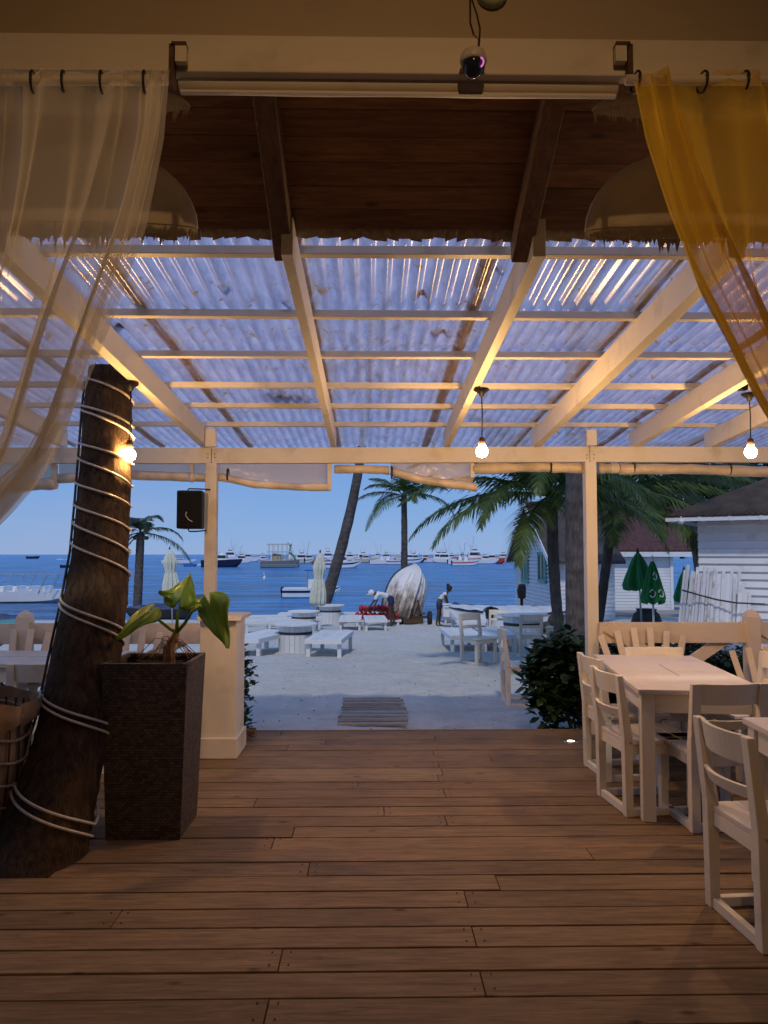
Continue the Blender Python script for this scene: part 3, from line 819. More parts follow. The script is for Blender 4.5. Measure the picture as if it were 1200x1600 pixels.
MB().tube([at(954, 732, D), at(966, 732, D)], .044, 12).build('end_cap', 'cream_paint', t, world=True)
t = roll('plastic_blind', [at(968, 733, D), at(1080, 733, D), at(1180, 737, D), at(1290, 737, D)], .036, 'long rolled plastic blind at far right under the canopy beam')
strapat(t, 990, 730); strapat(t, 1140, 733)

# ============================================================ PENDANT BULBS
def pendant(px, py, y, label, loop_px):
    p = at(px, py, y); zc_ = zt(y)-0.1
    t = thing('pendant_bulb', label, 'light bulb', (p.x, p.y, p.z), group='bare bulbs hanging from the canopy rafters')
    k = p
    MB().box((loop_px[0], 0, zc_-p.z), (.05, .05, .075)).build('junction_block', 'black_plastic', t, bevel=.006)
    MB().lathe([(.001, .03), (.045, .03), (.05, .02), (.02, 0), (.012, -.02)], (0, 0, zc_-p.z-.085), n=16).build('ceiling_rose', 'black_plastic', t, True)
    MB().tube([(0, 0, 0.06), (0.004, 0, (zc_-p.z)*.5), (0, 0, zc_-p.z-.08)], .004, 6).build('cord', 'cable_black', t, True)
    MB().lathe([(.010, .088), (.017, .08), (.021, .065), (.022, .045), (.018, .036)], n=16).build('socket', 'rust_metal', t, True)
    MB().lathe([(.013, .042), (.017, .034), (.029, .022), (.037, .004), (.037, -.008), (.031, -.025), (.018, -.036), (.002, -.040)], n=18).build('bulb', 'bulb_glow', t, True)
pendant(202, 710, 4.62, 'lit bare bulb hanging beside the wrapped palm trunk', (0.03,))
pendant(753, 705, 4.72, 'lit bare bulb hanging in the middle below a cream rafter', (-0.03,))
pendant(1173, 706, 4.80, 'lit bare bulb hanging over the dining tables on the right', (-0.04,))

# ceiling spot of the bar room, behind the camera (its light throws the plant's shadow on the pillar)
rs = thing('ceiling_spotlight', 'ceiling spotlight of the bar room aimed at the deck', 'spotlight', (0.15, -0.9, 3.5))
MB().lathe([(.02, .12), (.05, .10), (.055, 0.03), (.05, 0.03)], n=16, cap=False).build('lamp_can', 'black_plastic', rs, True)
ld = bpy.data.lights.new('spot', 'SPOT'); ld.energy = ROOM_W; ld.color = (1.0, 0.55, 0.24); ld.spot_size = R(92); ld.spot_blend = 1.0; ld.shadow_soft_size = 0.035
lo_ = bpy.data.objects.new('lamp', ld); COL.objects.link(lo_); lo_.parent = rs
lo_.rotation_euler = (R(50), 0, R(4))

# ============================================================ CURTAINS
def curtain(name, label, mat, edge, far_px, y, folds, sgn, seed, ytop):
    """edge: list of (px, py) of the free edge; the cloth runs from it past the frame's side"""
    t = thing(name, label, 'curtain', tuple(at(edge[0][0], edge[0][1], y)))
    random.seed(seed); ph = [random.uniform(0, 6) for _ in range(4)]
    def E(v):
        f = v*(len(edge)-1); i = min(int(f), len(edge)-2); f -= i
        p0 = edge[max(i-1, 0)]; p1 = edge[i]; p2 = edge[i+1]; p3 = edge[min(i+2, len(edge)-1)]
        def cr(a, b, c, d): return 0.5*((2*b)+(c-a)*f+(2*a-5*b+4*c-d)*f*f+(3*b-a-3*c+d)*f**3)
        return cr(p0[0], p1[0], p2[0], p3[0]), cr(p0[1], p1[1], p2[1], p3[1])
    def fn(u, v):
        ex, ey = E(v)
        fx = far_px
        g = u + 0.03*math.sin(u*19+ph[0])*(1-v)
        # lines of cloth fan out from the gathered bottom
        fxx = fx + sgn*0 + (ex-edge[0][0])*(1-u)*0.0
        X = ex*(1-g) + fxx*g
        Yp = ey*(1-g**1.0) + (ey + (edge[-1][1]-edge[0][1])*0.10*v)*g if True else ey
        p = at(X, Yp, y)
        amp = 0.012+0.042*min(1, v*2.2)
        sc = 1.0
        off = amp*(math.sin(u*folds*2*math.pi+ph[1]+1.2*math.sin(v*3+ph[2])) + 0.45*math.sin(u*folds*5.1*math.pi+ph[2]+v*4))
        p.y += off*sc; p.x += 0.35*off*math.cos(u*folds*2*math.pi)
        return p
    mb = MB(); mb.grid(fn, 260, 70, uv=True)
    mb.build('cloth', mat, t, True, world=True, fixn=False)
    return t
lc = curtain('sheer_curtain', 'sheer white curtain tied back at the left edge', 'sheer_white',
    [(272, 112), (266, 200), (232, 330), (178, 470), (130, 600), (88, 700), (30, 775), (-60, 850), (-180, 900)], -330, 1.845, 7, -1, 3, 112)
rc = curtain('sheer_curtain', 'sheer yellow orange curtain pulled to the right edge', 'sheer_yellow',
    [(980, 112), (1005, 215), (1040, 320), (1080, 420), (1130, 515), (1195, 640), (1270, 740), (1380, 830)], 1520, 1.845, 5, 1, 4, 112)
random.seed(31)
# extra gathered fold of the yellow curtain
def strip(edge, w0, w1, y, parent, mat, folds=2):
    def fn(u, v):
        f = v*(len(edge)-1); i = min(int(f), len(edge)-2); f -= i
        ex = edge[i][0]*(1-f)+edge[i+1][0]*f; ey = edge[i][1]*(1-f)+edge[i+1][1]*f
        w = w0+(w1-w0)*v
        p = at(ex+u*w, ey-u*w*0.35, y); p.y += 0.012*math.sin(u*folds*6.28+v*3); return p
    mb = MB(); mb.grid(fn, 30, 50, uv=True); mb.build('hem_fold', mat, parent, True, world=True, fixn=False)
strip([(990, 125), (1010, 215), (1045, 320), (1085, 420), (1135, 515), (1200, 640), (1275, 740)], 55, 60, 1.815, rc, 'sheer_yellow')
strip([(235, 120), (222, 230), (190, 370), (140, 500), (90, 620), (30, 720), (-60, 800)], 30, 46, 1.825, lc, 'sheer_white')
def rod(px0, px1, label, rings):
    a = at(px0, 125, 1.845); b_ = at(px1, 125, 1.845)
    t = thing('curtain_rod', label, 'curtain rod', tuple(a), group='wooden curtain rods under the nearest beam')
    MB().tube([a, b_], .0125, 14).build('rod', 'cream_paint_x', t, True, world=True)
    for r_ in rings:
        c = at(r_, 127, 1.845); mb = MB()
        mb.tube([c+Vector((0.009*math.sin(q*.5), 0.024*math.cos(q), 0.025*math.sin(q)-.002)) for q in [i*math.pi/9 for i in range(19)]], .0032, 6)
        mb.build('ring', 'dark_metal', t, True, world=True)
rod(-300, 262, 'wooden curtain rod on the left holding the white curtain', (48, 96, 155, 222))
rod(978, 1500, 'wooden curtain rod on the right holding the yellow curtain', (990, 1094, 1158))

# ============================================================ WRAPPED PALM TRUNK
TR = [(172, 577, 33), (168, 650, 36), (166, 712, 38), (161, 790, 39), (157, 860, 41), (150, 930, 46), (133, 1030, 50), (113, 1150, 54), (88, 1235, 62), (62, 1330, 72), (40, 1400, 84), (25, 1450, 92)]
def trd(py): return 4.85 - (py-577)/(1340-577)*0.92
tcs = []; trr = []
for (px, py, hw) in TR:
    y = trd(py); tcs.append(at(px, py, y)); trr.append(hw/1200*y)
def tr_at(z):
    for i in range(len(tcs)-1):
        if tcs[i+1].z <= z <= tcs[i].z:
            f = (tcs[i].z-z)/(tcs[i].z-tcs[i+1].z); return tcs[i].lerp(tcs[i+1], f), trr[i]*(1-f)+trr[i+1]*f
    return (tcs[0], trr[0]) if z > tcs[0].z else (tcs[-1], trr[-1])
pt = thing('leaning_palm', 'brown leaning palm trunk spiralled with white rope light through the deck', 'tree', (tcs[-2].x, tcs[-2].y, 0))
mb = MB(); NR = 150; NS = 40; vs = []; fs = []
ztop, zbot = tcs[0].z, tcs[-1].z
for j in range(NR+1):
    z = ztop+(zbot-ztop)*j/NR; c, r = tr_at(z)
    for k in range(NS):
        a = 2*math.pi*k/NS
        n = noise.noise(Vector((math.cos(a)*1.6, math.sin(a)*1.6, z*2.2)))*0.06 + noise.noise(Vector((math.cos(a)*6, math.sin(a)*6, z*5)))*0.035 + 0.030*max(0, math.sin(z*46+1.5*math.sin(a*2)+2*noise.noise(Vector((a, z, 0)))))**4 + 0.012*noise.noise(Vector((math.cos(a)*22, math.sin(a)*22, z*3)))
        vs.append((c.x+r*(1+n)*math.cos(a), c.y+r*(1+n)*math.sin(a), z))
for j in range(NR):
    for k in range(NS): a = j*NS+k; b_ = j*NS+(k+1) % NS; fs.append((a, b_, b_+NS, a+NS))
fs.append(tuple(range(NS)))
mb.add(vs, fs).build('trunk', 'palm_bark_brown', pt, True, world=True)
mb = MB()
for k in range(70):
    a = random.uniform(0, 6.28); c, r = tr_at(ztop-.01); b0 = c+Vector((math.cos(a), math.sin(a), 0))*r*random.uniform(.8, 1.04)
    e = b0+Vector((math.cos(a)*.02, math.sin(a)*.02, random.uniform(-.03, .03)))
    s = Vector((-math.sin(a), math.cos(a), 0))*.008
    mb.add([b0-s, b0+s, e+s*.3], [(0,1,2)])
tag(mb.build('ragged_top', 'root_brown', pt, world=True), kind='stuff')
# rope light: heights (pixel rows) of each turn at the trunk's left edge
rings = [(590, 38), (634, 34), (640, 42), (692, 34), (714, 46), (753, 38), (786, 42), (812, 52), (843, 52), (930, 55), (938, 62), (1072, 62), (1080, 68), (1203, 85), (1215, 92)]
def zpx(py):
    return at(150, py, trd(py)).z
pts = []
for i, (py, dr) in enumerate(rings):
    z0 = zpx(py); z1 = zpx(py+dr); zn = zpx(rings[i+1][0]) if i+1 < len(rings) else z1-.1
    for k in range(17):   # front half from left edge (angle pi) to right edge (2pi) past the camera side
        a = math.pi+math.pi*k/16; f = k/16; z = z0+(z1-z0)*(f**1.25)
        c, r = tr_at(z); pts.append(Vector((c.x+(r*1.03+.009)*math.cos(a), c.y+(r*1.03+.009)*math.sin(a), z)))
    if i+1 < len(rings):
        for k in range(1, 14):
            a = math.pi*k/14; f = k/14; z = z1+(zn-z1)*f
            c, r = tr_at(z); pts.append(Vector((c.x+(r*1.03+.009)*math.cos(a), c.y+(r*1.03+.009)*math.sin(a), z)))
rl = MB().tube(pts, .0072, 8).build('rope_light', 'rope_white', smooth=True)
tag(rl, 'white rope light wound in a spiral round the brown palm trunk', 'rope light')
# grey conduit up the left edge
cp = []
for py in (598, 640, 700, 780, 860, 930, 1030, 1120, 1200):
    c, r = tr_at(zpx(py)); cp.append(c+Vector((-math.cos(.35)*(r*1.04+.004), -math.sin(.35)*(r*1.04+.004), 0)))
tag(MB().tube(cp, .0075, 8).build('cable_conduit', 'basket_wire', smooth=True), 'thin dark cable running up the left side of the palm trunk', 'cable')

# ============================================================ PLANTER
pl = thing('planter', 'tall square dark wicker planter tapering to the deck', 'planter', (-1.2, 4.345, 0))
def frustum(mb, b0, b1, z0, z1, inv=False):
    return mb.add([(-b0, -b0, z0), (b0, -b0, z0), (b0, b0, z0), (-b0, b0, z0), (-b1, -b1, z1), (b1, -b1, z1), (b1, b1, z1), (-b1, b1, z1)],
                  [(0,1,5,4), (1,2,6,5), (2,3,7,6), (3,0,4,7)])
mb = MB(); frustum(mb, .195, .226, 0, .915)
mb.add([(-.195, -.195, 0), (.195, -.195, 0), (.195, .195, 0), (-.195, .195, 0)], [(3,2,1,0)])
mb.build('body', 'wicker', pl)
mb = MB()
for i in range(4):
    M = Matrix.Rotation(i*math.pi/2, 3, 'Z'); mb.box(M @ Vector((0, -.217, .912)), (.448, .024, .024), M)
mb.build('rim', 'wicker', pl, bevel=.006)
MB().box((0, 0, .84), (.41, .41, .02)).build('potting_soil', 'soil', pl)
# plant
bs = at(270, 1022, 4.33)
php = thing('elephant_ear_plant', 'green elephant ear plant with four big leaves growing in the wicker planter', 'plant', (bs.x, bs.y, .85))
stp = [Vector((bs.x-.015, 4.33, .85)), at(264, 1012, 4.32), at(272, 998, 4.31), at(276, 988, 4.3)]
MB().tube(stp, [.034, .030, .024, .018], 12, True, .12).build('stem', 'root_brown', php, True, world=True)
mb = MB()
for k in range(22):
    a = random.uniform(0, 6.28); L = random.uniform(.08, .2); s0 = stp[1].lerp(stp[2], random.random())
    e = s0+Vector((math.cos(a)*L, math.sin(a)*L, -.05-random.uniform(0, .05))); mdl = s0.lerp(e, .5)+Vector((0, 0, random.uniform(0, .07)))
    mb.tube([s0, s0.lerp(mdl, .6)+Vector((0, 0, .01)), mdl, mdl.lerp(e, .6), e], .0022, 4, False)
tag(mb.build('air_roots', 'root_brown', php, world=True), kind='stuff')
def ear_leaf(base, tip, width, nrm, curl, wave, label=None):
    """heart-shaped leaf from petiole joint to tip with two back lobes"""
    base, tip = Vector(base), Vector(tip); ax = tip-base; L = ax.length; ax.normalize()
    nrm = Vector(nrm); side = ax.cross(nrm).normalized(); nn = side.cross(ax).normalized()
    def prof(t):   # half width along t in [-.28, 1]
        if t < 0: return 0.47*math.sqrt(max(0, 1-(t/-.30)**2))
        return 0.5*(1-t**1.45)*(1-.16*math.sin(math.pi*t))+.02*math.sin(t*22)*t*(1-t)
    def fn(u, v):
        t = -.28+1.28*v; s = (u-.5)*2; w = prof(t)*width
        cut = 0.0
        if t < 0: # notch between the lobes
            inner = .16+.5*(-t)
            s = math.copysign(inner+(1-inner)*abs(s), s) if abs(s) > 1e-6 else 0
            if s == 0: t = 0
        x = s*w
        droop = -curl*max(0, t)**2*L
        z = droop - abs(s)**1.6*width*.16 + wave*math.sin(v*9+s*3)*abs(s) + .02*width*math.cos(s*14)*abs(s)
        return base + ax*(t*L) + side*x + nn*z
    mb = MB(); mb.grid(fn, 20, 28)
    lf = mb.build('leaf', 'big_leaf', php, True, world=True, thick=.0015)
    vn = MB(); vn.tube([base+nn*(.001-curl*(t*t)*L) + ax*(t*L) for t in [i/8 for i in range(9)]], [.004*(1-.7*i/8) for i in range(9)], 6, False)
    vn.build('midrib', 'big_leaf', lf, True).location = (0, 0, 0)
    if label: lf['label'] = label
def petiole(pts): MB().tube(pts, [.011*(1-.4*i/(len(pts)-1)) for i in range(len(pts))], 8).build('petiole', 'big_leaf', php, True, world=True)
j1 = at(282, 944, 4.28); petiole([stp[3], at(277, 965, 4.29), j1])
ear_leaf(at(281, 936, 4.28), at(297, 892, 4.36), .20, (.1, -1, .25), .15, .012, 'upright bright leaf')
ear_leaf(at(276, 930, 4.30), at(250, 921, 4.26), .10, (.1, -.7, .7), .1, .008)
j2 = at(312, 948, 4.22); petiole([stp[3], at(288, 975, 4.27), at(300, 956, 4.24), j2])
ear_leaf(at(328, 945, 4.22), at(349, 1012, 4.15), .21, (-.3, -1, .2), .12, .012, 'drooping leaf on the right')
ear_leaf(at(318, 944, 4.25), at(293, 936, 4.34), .09, (.0, -.8, .5), .1, .01)
j3 = at(236, 960, 4.18); petiole([stp[3], at(266, 983, 4.26), at(252, 972, 4.22), j3])
ear_leaf(at(232, 955, 4.18), at(180, 991, 4.02), .14, (.1, -.75, .7), .12, .01, 'low leaf reaching left')

# basket at the left edge
p = at(-35, 1290, 4.05)
wb = thing('wire_basket', 'tall wire basket bound with pale rope and lined with brown paper at the left edge', 'basket', (-2.02, 4.02, 0))
def brad(z): return .17+.085*math.sin(min(1, z/.62)*1.75)
mb = MB()
for k in range(26):
    a = 2*math.pi*k/26; mb.tube([(brad(z)*math.cos(a), brad(z)*math.sin(a), z) for z in [i*.0725 for i in range(11)]], .0045, 5)
mb.build('wire_frame', 'basket_wire', wb)
for z in (.03, .14, .25, .36, .47, .58, .69):
    mb = MB(); mb.tube([((brad(z)+.006)*math.cos(a), (brad(z)+.006)*math.sin(a), z+.012*math.sin(a*5)) for a in [i*math.pi/18 for i in range(37)]], .0075, 6); mb.build('rope_band', 'basket_rope', wb, True)
for a0 in (0, 1.1, 2.2, 3.3, 4.4, 5.5):
    mb = MB(); mb.tube([((brad(z)+.008)*math.cos(a0+z*1.6), (brad(z)+.008)*math.sin(a0+z*1.6), z) for z in [i*.07 for i in range(11)]], .006, 6); mb.build('rope_diagonal', 'basket_rope', wb, True)
def pf(u, v):
    a = u*2*math.pi; r = brad(.72)-.012+.055*v+.02*math.sin(a*7)*v+.015*math.sin(a*13+1)*v
    return Vector((r*math.cos(a), r*math.sin(a), .10+.66*v+.018*math.sin(a*5)*v))
MB().grid(lambda u, v: pf(u, v) if v > .85 else Vector(((brad(.1+.66*v)-.012)*math.cos(u*6.283), (brad(.1+.66*v)-.012)*math.sin(u*6.283), .1+.66*v)), 60, 14).build('paper_liner', 'paper_brown', wb, True)

# ============================================================ PEDESTAL, SPEAKER
pd = thing('pedestal', 'cream boxed pillar with sloping cap beside the planter', 'pillar', (-1.135, 5.95, 0))
MB().box((0, 0, .52), (.27, .38, .98)).build('shaft', 'cream_paint', pd, bevel=.004)
MB().box((0.0, -0.0, .075), (.305, .42, .15)).build('plinth', 'cream_paint_x', pd, bevel=.006)
MB().add([(-.15, -.24, 1.01), (.175, -.24, 1.01), (.175, .24, 1.01), (-.15, .24, 1.01), (-.15, -.22, 1.05), (.175, -.22, 1.04), (.175, .22, 1.04), (-.15, .22, 1.05)],
         [(0,1,2,3), (4,7,6,5), (0,4,5,1), (1,5,6,2), (2,6,7,3), (3,7,4,0)]).build('cap', 'rail_paint', pd, bevel=.003)
pp_ = at(281, 797, 6.35)
sp = thing('loudspeaker', 'black wall loudspeaker clamped to the left canopy post', 'loudspeaker', (at(300, 797, 6.36).x, 6.36, at(300, 797, 6.36).z))
h2 = (at(300, 768, 6.36).z-at(300, 827, 6.36).z)/2; w2 = .105
MB().prism([(-w2, -.10), (w2, -.10), (w2*.86, .07), (-w2*.86, .07)], 'z', -h2, h2).build('cabinet', 'black_plastic', sp, bevel=.012)
MB().box((0, -.103, 0), (w2*1.84, .006, h2*1.84)).build('grille', 'grille_black', sp, bevel=.004)
MB().tube([(-.04, 0, h2), (-.03, 0, h2+.02), (.03, 0, h2+.02), (.11, .05, h2+.02), (.13, .08, h2+.02)], .006, 6).build('bracket', 'dark_metal', sp)
MB().tube([(-.03, 0, -h2), (-.02, 0, -h2-.02), (.04, 0, -h2-.02), (.11, .05, -h2-.01)], .006, 6).build('bracket', 'dark_metal', sp)
MB().tube([(-.02, -.108, -.02), (-.025, -.112, -.05), (0, -.112, -.085), (.03, -.11, -.10)], .003, 5).build('cable', 'rope_white', sp)

# ============================================================ RAILINGS
def railing(name, label, x0, x1, posts, y=6.42):
    t = thing(name, label, 'railing', (x0, y, 0), group='cream railings along the deck front')
    zt_ = 1.5-106/1200*y; zb = 1.5-138/1200*y
    MB().box(((x0+x1)/2, y+.0, (zt_+zb)/2), (x1-x0, .035, zt_-zb)).build('top_rail', 'rail_paint', t, bevel=.003, world=True)
    MB().box(((x0+x1)/2, y+.0, .10), (x1-x0, .035, .09)).build('bottom_rail', 'rail_paint', t, bevel=.003, world=True)
    for px in posts:
        mb = MB(); w = .054
        mb.box((px, y, .49), (2*w, 2*w, 1.0-.02))
        mb.add([(px-w*1.0, y-w, .98), (px+w, y-w, .98), (px+w, y+w, .98), (px-w, y+w, .98), (px-w*.75, y-w*.75, 1.012), (px+w*.75, y-w*.75, 1.012), (px+w*.75, y+w*.75, 1.012), (px-w*.75, y+w*.75, 1.012), (px, y, 1.045)],
               [(0,1,5,4), (1,2,6,5), (2,3,7,6), (3,0,4,7), (4,5,8), (5,6,8), (6,7,8), (7,4,8)])
        mb.build('newel_post', 'rail_paint', t, world=True, bevel=.003)
    ends = sorted([x0+.02]+list(posts)+[x1-.02])
    for a, b_ in zip(ends[:-1], ends[1:]):
        if b_-a < .5: continue
        for (p0, p1, yo) in (((a+.04, zt_-.03), (b_-.04, .13), -.028), ((a+.04, .13), (b_-.04, zt_-.03), .028)):
            MB().bar((p0[0], y+yo, p0[1]), (p1[0], y+yo, p1[1]), .02, .10, (0, 0, 1)).build('brace', 'rail_paint', t, bevel=.002, world=True)
    return t
xr = (1175-580)/1200*6.42
railing('deck_railing', 'cream railing with crossed braces right of the right post', 1.90, 5.4, [xr, xr+1.36, ])
xl = (47-580)/1200*6.42
railing('deck_railing', 'cream railing with crossed braces behind the wrapped palm', -5.2, -1.29, [xl, xl-1.36])
o_ = MB().box((1.92, 6.38, .72), (.1, .045, .22)); 

# ============================================================ CHAIRS, TABLES
def make_chair(mat='cream_paint', tm='table_paint'):
    t = thing('dining_chair', 'chair', 'chair')
    w, d = .19, .20
    for s in (-1, 1):
        mb = MB(); x = s*w
        # rear post: straight to the seat, raked above
        mb.prism([(-d-.022, 0), (-d+.022, 0), (-d+.024, .45), (-d-.028, .80), (-d-.062, .80), (-d-.028, .45)], 'x', x-.025, x+.025)
        mb.build('rear_post', mat, t, bevel=.004)
        MB().box((x, d-.01, .20), (.045, .045, .40)).build('front_leg', mat, t, bevel=.004)
        MB().box((x, 0, .021), (.036, 2*d-.05, .040)).build('floor_runner', mat, t, bevel=.003)
        MB().box((x*.98, 0, .375), (.024, 2*d-.05, .06)).build('side_apron', mat, t, bevel=.002)
    MB().box((0, -d, .024), (2*w-.05, .03, .042)).build('rear_stretcher', mat, t, bevel=.002)
    MB().box((0, d-.01, .375), (2*w-.045, .024, .06)).build('front_apron', mat, t, bevel=.002)
    MB().box((0, -d+.008, .375), (2*w-.05, .022, .06)).build('rear_apron', mat, t, bevel=.002)
    for k in range(4):
        MB().box((0, -.150+k*.1105, .418), (.43, .107, .024)).build('seat_slat', tm, t, bevel=.004)
    def rail(z0, z1, name, yoff):
        mb = MB(); n = 10; vs = []; fs = []
        for i in range(n+1):
            x = -w+.024+(2*w-.048)*i/n; c = -.035*(1-(2*i/n-1)**2)
            for (zz, yy) in ((z0, yoff), (z1, yoff-.02)):
                for th in (0, .02): vs.append((x, -d+yy+c-.008+th, zz))
        for i in range(n):
            a = i*4; b_ = a+4
            fs += [(a, a+1, b_+1, b_), (a+2, b_+2, b_+3, a+3), (a, b_, b_+2, a+2), (a+1, a+3, b_+3, b_+1)]
        fs += [(0, 2, 3, 1), (n*4, n*4+1, n*4+3, n*4+2)]
        mb.add(vs, fs).build(name, mat, t, bevel=.003)
    rail(.685, .80, 'top_rail', -.022); rail(.555, .605, 'middle_rail', -.014)
    return t
CH = Pool(make_chair())
g_dc = 'cream dining chairs on the deck'
def ch(x, y, face, label, g=g_dc): return CH.put((x, y, 0), R(face), label, g)
# facing: 0 -> +Y, -90 -> +X, 90 -> -X, 180 -> camera
ch(1.675, 3.17, -86, 'nearest cream chair, its back to the walkway at the cropped table')
ch(1.655, 4.68, -84, 'nearer of the two cream chairs on the walkway side of the long table')
ch(1.75, 5.34, -86, 'farther of the two cream chairs on the walkway side of the long table')
ch(1.93, 4.42, 3, 'cream chair tucked under the near end of the long table, back to camera')
ch(2.12, 5.56, 178, 'cream chair at the far end of the long table facing the camera')
ch(2.62, 5.35, 96, 'cream chair on the railing side of the long table, nearer the post')
ch(2.60, 4.76, 94, 'cream chair on the railing side of the long table cut off by the frame')
def make_table():
    t = thing('dining_table', 'table', 'table')
    w, l = .36, .76
    for i, x in enumerate((-.24, 0, .24)):
        pass
    # two leaves, each of boards laid across
    for i in range(2):
        MB().box((0, (-.5+i)*l, .725), (2*w, l-.003, .03)).build('top_board', 'table_paint', t, bevel=.005)
    MB().box((0, 0, .7415), (.003, .5, .0006)).build('joint_line', 'rust_metal', t)
    for sx in (-1, 1):
        for sy in (-1, 1): MB().box((sx*(w-.055), sy*(l-.055), .3545), (.075, .07, .709)).build('leg', 'cream_paint', t, bevel=.005)
        MB().box((sx*(w-.045), 0, .655), (.025, 2*l-.19, .10)).build('side_apron', 'cream_paint_y', t, bevel=.002)
    for sy in (-1, 1): MB().box((0, sy*(l-.045), .655), (2*w-.19, .025, .10)).build('end_apron', 'cream_paint_x', t, bevel=.002)
    return t
TB = Pool(make_table())
TB.put((1.955, 5.06, 0), R(-7.0), 'long cream wooden table in front of the right railing')
TB.put((2.04, 2.83, 0), R(-4), 'cream wooden table cropped by the right edge of the photo')
TB.put((-2.62, 5.80, 0), R(88), 'cream wooden table behind the wrapped palm trunk')
ch(-2.13, 5.25, 4, 'cream chair behind the palm trunk with its back to the camera')
ch(-1.62, 5.55, 82, 'cream chair hidden between palm trunk and planter')
ch(-2.88, 5.20, -6, 'cream chair at the far left edge beyond the basket')
# fan-backed garden chairs along the railing
def make_fan():
    t = thing('fan_back_chair', 'chair', 'chair')
    for k in range(6):
        a = R(-15+k*6); x = -.20+k*.08
        MB().bar((x, -.20, .25), (x+math.sin(a)*.62, -.27-.12, .25+.60*math.cos(a)+.05*(1-abs(k-2.5)/2.5)), .055, .018, (0, -1, .3)).build('back_slat', 'rail_paint', t, bevel=.003)
    for k in range(5): MB().box((0, -.16+k*.10, .30+k*.012), (.50, .085, .018)).build('seat_slat', 'rail_paint', t, bevel=.002)
    for s in (-1, 1):
        MB().box((s*.28, .20, .26), (.04, .08, .52)).build('front_leg', 'rail_paint', t, bevel=.002)
        MB().bar((s*.25, .26, .30), (s*.25, -.42, .04), .025, .10).build('side_rail', 'rail_paint', t)
        MB().box((s*.30, -.02, .535), (.11, .62, .022)).build('armrest', 'rail_paint', t, bevel=.003)
    return t
FN = Pool(make_fan())
gf = 'fan backed chairs along the railings'
FN.put((2.24, 6.0, 0), R(180), 'fan backed slatted chair against the railing beside the right post', gf).scale = (.95, .95, 1.0)
FN.put((3.12, 5.85, 0), R(160), 'fan backed slatted chair leaning at the newel post on the right', gf, .86)
FN.put((3.75, 5.8, 0), R(172), 'fan backed slatted chair at the right edge of the photo', gf, .86)
FN.put((-2.80, 5.98, 0), R(186), 'fan backed slatted chair behind the left table at the left newel post', gf)
FN.put((-1.95, 5.98, 0), R(176), 'fan backed slatted chair behind the left table near the planter', gf)

# ============================================================ PLANTS
def leafcloud(name, mat, parent, c, rad, n, size, seed, loc_world=True, squash=0.9, inner=0.35, box=None):
    random.seed(seed); mb = MB(); c = Vector(c)
    clumps = [Vector((random.gauss(0, .45), random.gauss(0, .45), random.gauss(0, .45))) for _ in range(26)]
    for i in range(n):
        cl = random.choice(clumps)
        q = cl+Vector((random.gauss(0, .22), random.gauss(0, .22), random.gauss(0, .22)))
        if q.length > 1.15: q = q.normalized()*random.uniform(.7, 1.15)
        p = c+Vector((q.x*rad[0], q.y*rad[1], q.z*rad[2]))
        a = random.uniform(0, 6.28); el = random.uniform(-.6, .7)
        d = Vector((math.cos(a)*math.cos(el), math.sin(a)*math.cos(el), math.sin(el))); s = d.cross(Vector((random.uniform(-.4, .4), random.uniform(-.4, .4), 1))).normalized()
        L = size*random.uniform(.6, 1.3); w = L*.24; up = s.cross(d)*L*.08
        mb.add([p, p+d*L*.35+s*w+up, p+d*L*.75+s*w*.8, p+d*L, p+d*L*.75-s*w*.8, p+d*L*.35-s*w+up], [(0,1,2,5), (5,2,3,4)])
    return tag(mb.build(name, mat, parent, False, world=True, fixn=False), kind='stuff')
def bush(label, c, rad, n, size, seed, mat='bush_leaf'):
    t = thing('bush', label, 'bush', (c[0], c[1], terr(c[0], c[1])))
    leafcloud('foliage', mat, t, c, rad, n, size, seed)
    st = MB()
    for k in range(7):
        a = k*.9; st.tube([(c[0]+.05*math.cos(a), c[1]+.05*math.sin(a), terr(c[0], c[1])-.05), (c[0]+rad[0]*.5*math.cos(a), c[1]+rad[1]*.5*math.sin(a), c[2]), (c[0]+rad[0]*.7*math.cos(a), c[1]+rad[1]*.7*math.sin(a), c[2]+rad[2]*.5)], [.012, .008, .004], 5)
    st.build('stems', 'root_brown', t, world=True)
bush('dark green bush at the end of the deck left of the right post', (1.92, 7.15, .33), (.44, .38, .47), 3800, .12, 41)
bush('narrow green bush behind the cream pillar', (-1.27, 7.0, .25), (.22, .2, .42), 1600, .08, 42)
bush('low green hedge seen through the railing behind the long table', (3.0, 7.3, .22), (1.0, .35, .44), 6500, .085, 43)
bush('low green hedge at the right edge beyond the railing', (4.6, 7.4, .25), (.9, .35, .44), 3500, .085, 44)
bush('green shrub seen under the railing at the far left', (-3.9, 7.3, .1), (.8, .3, .4), 2500, .085, 45)
# fibre heap beside the pillar
mb = MB(); random.seed(3)
for k in range(60):
    a = random.uniform(0, 6.28); c = Vector((-.98, 6.3, .05)); r = random.uniform(.02, .06)
    mb.tube([c+Vector((r*math.cos(a+q), r*math.sin(a+q)*.8, random.uniform(-.03, .05))) for q in (0, .7, 1.4)], .004, 4, False)
tag(mb.build('coconut_husk', 'root_brown'), 'brown fibrous husk lying against the base of the cream pillar', 'coconut husk')

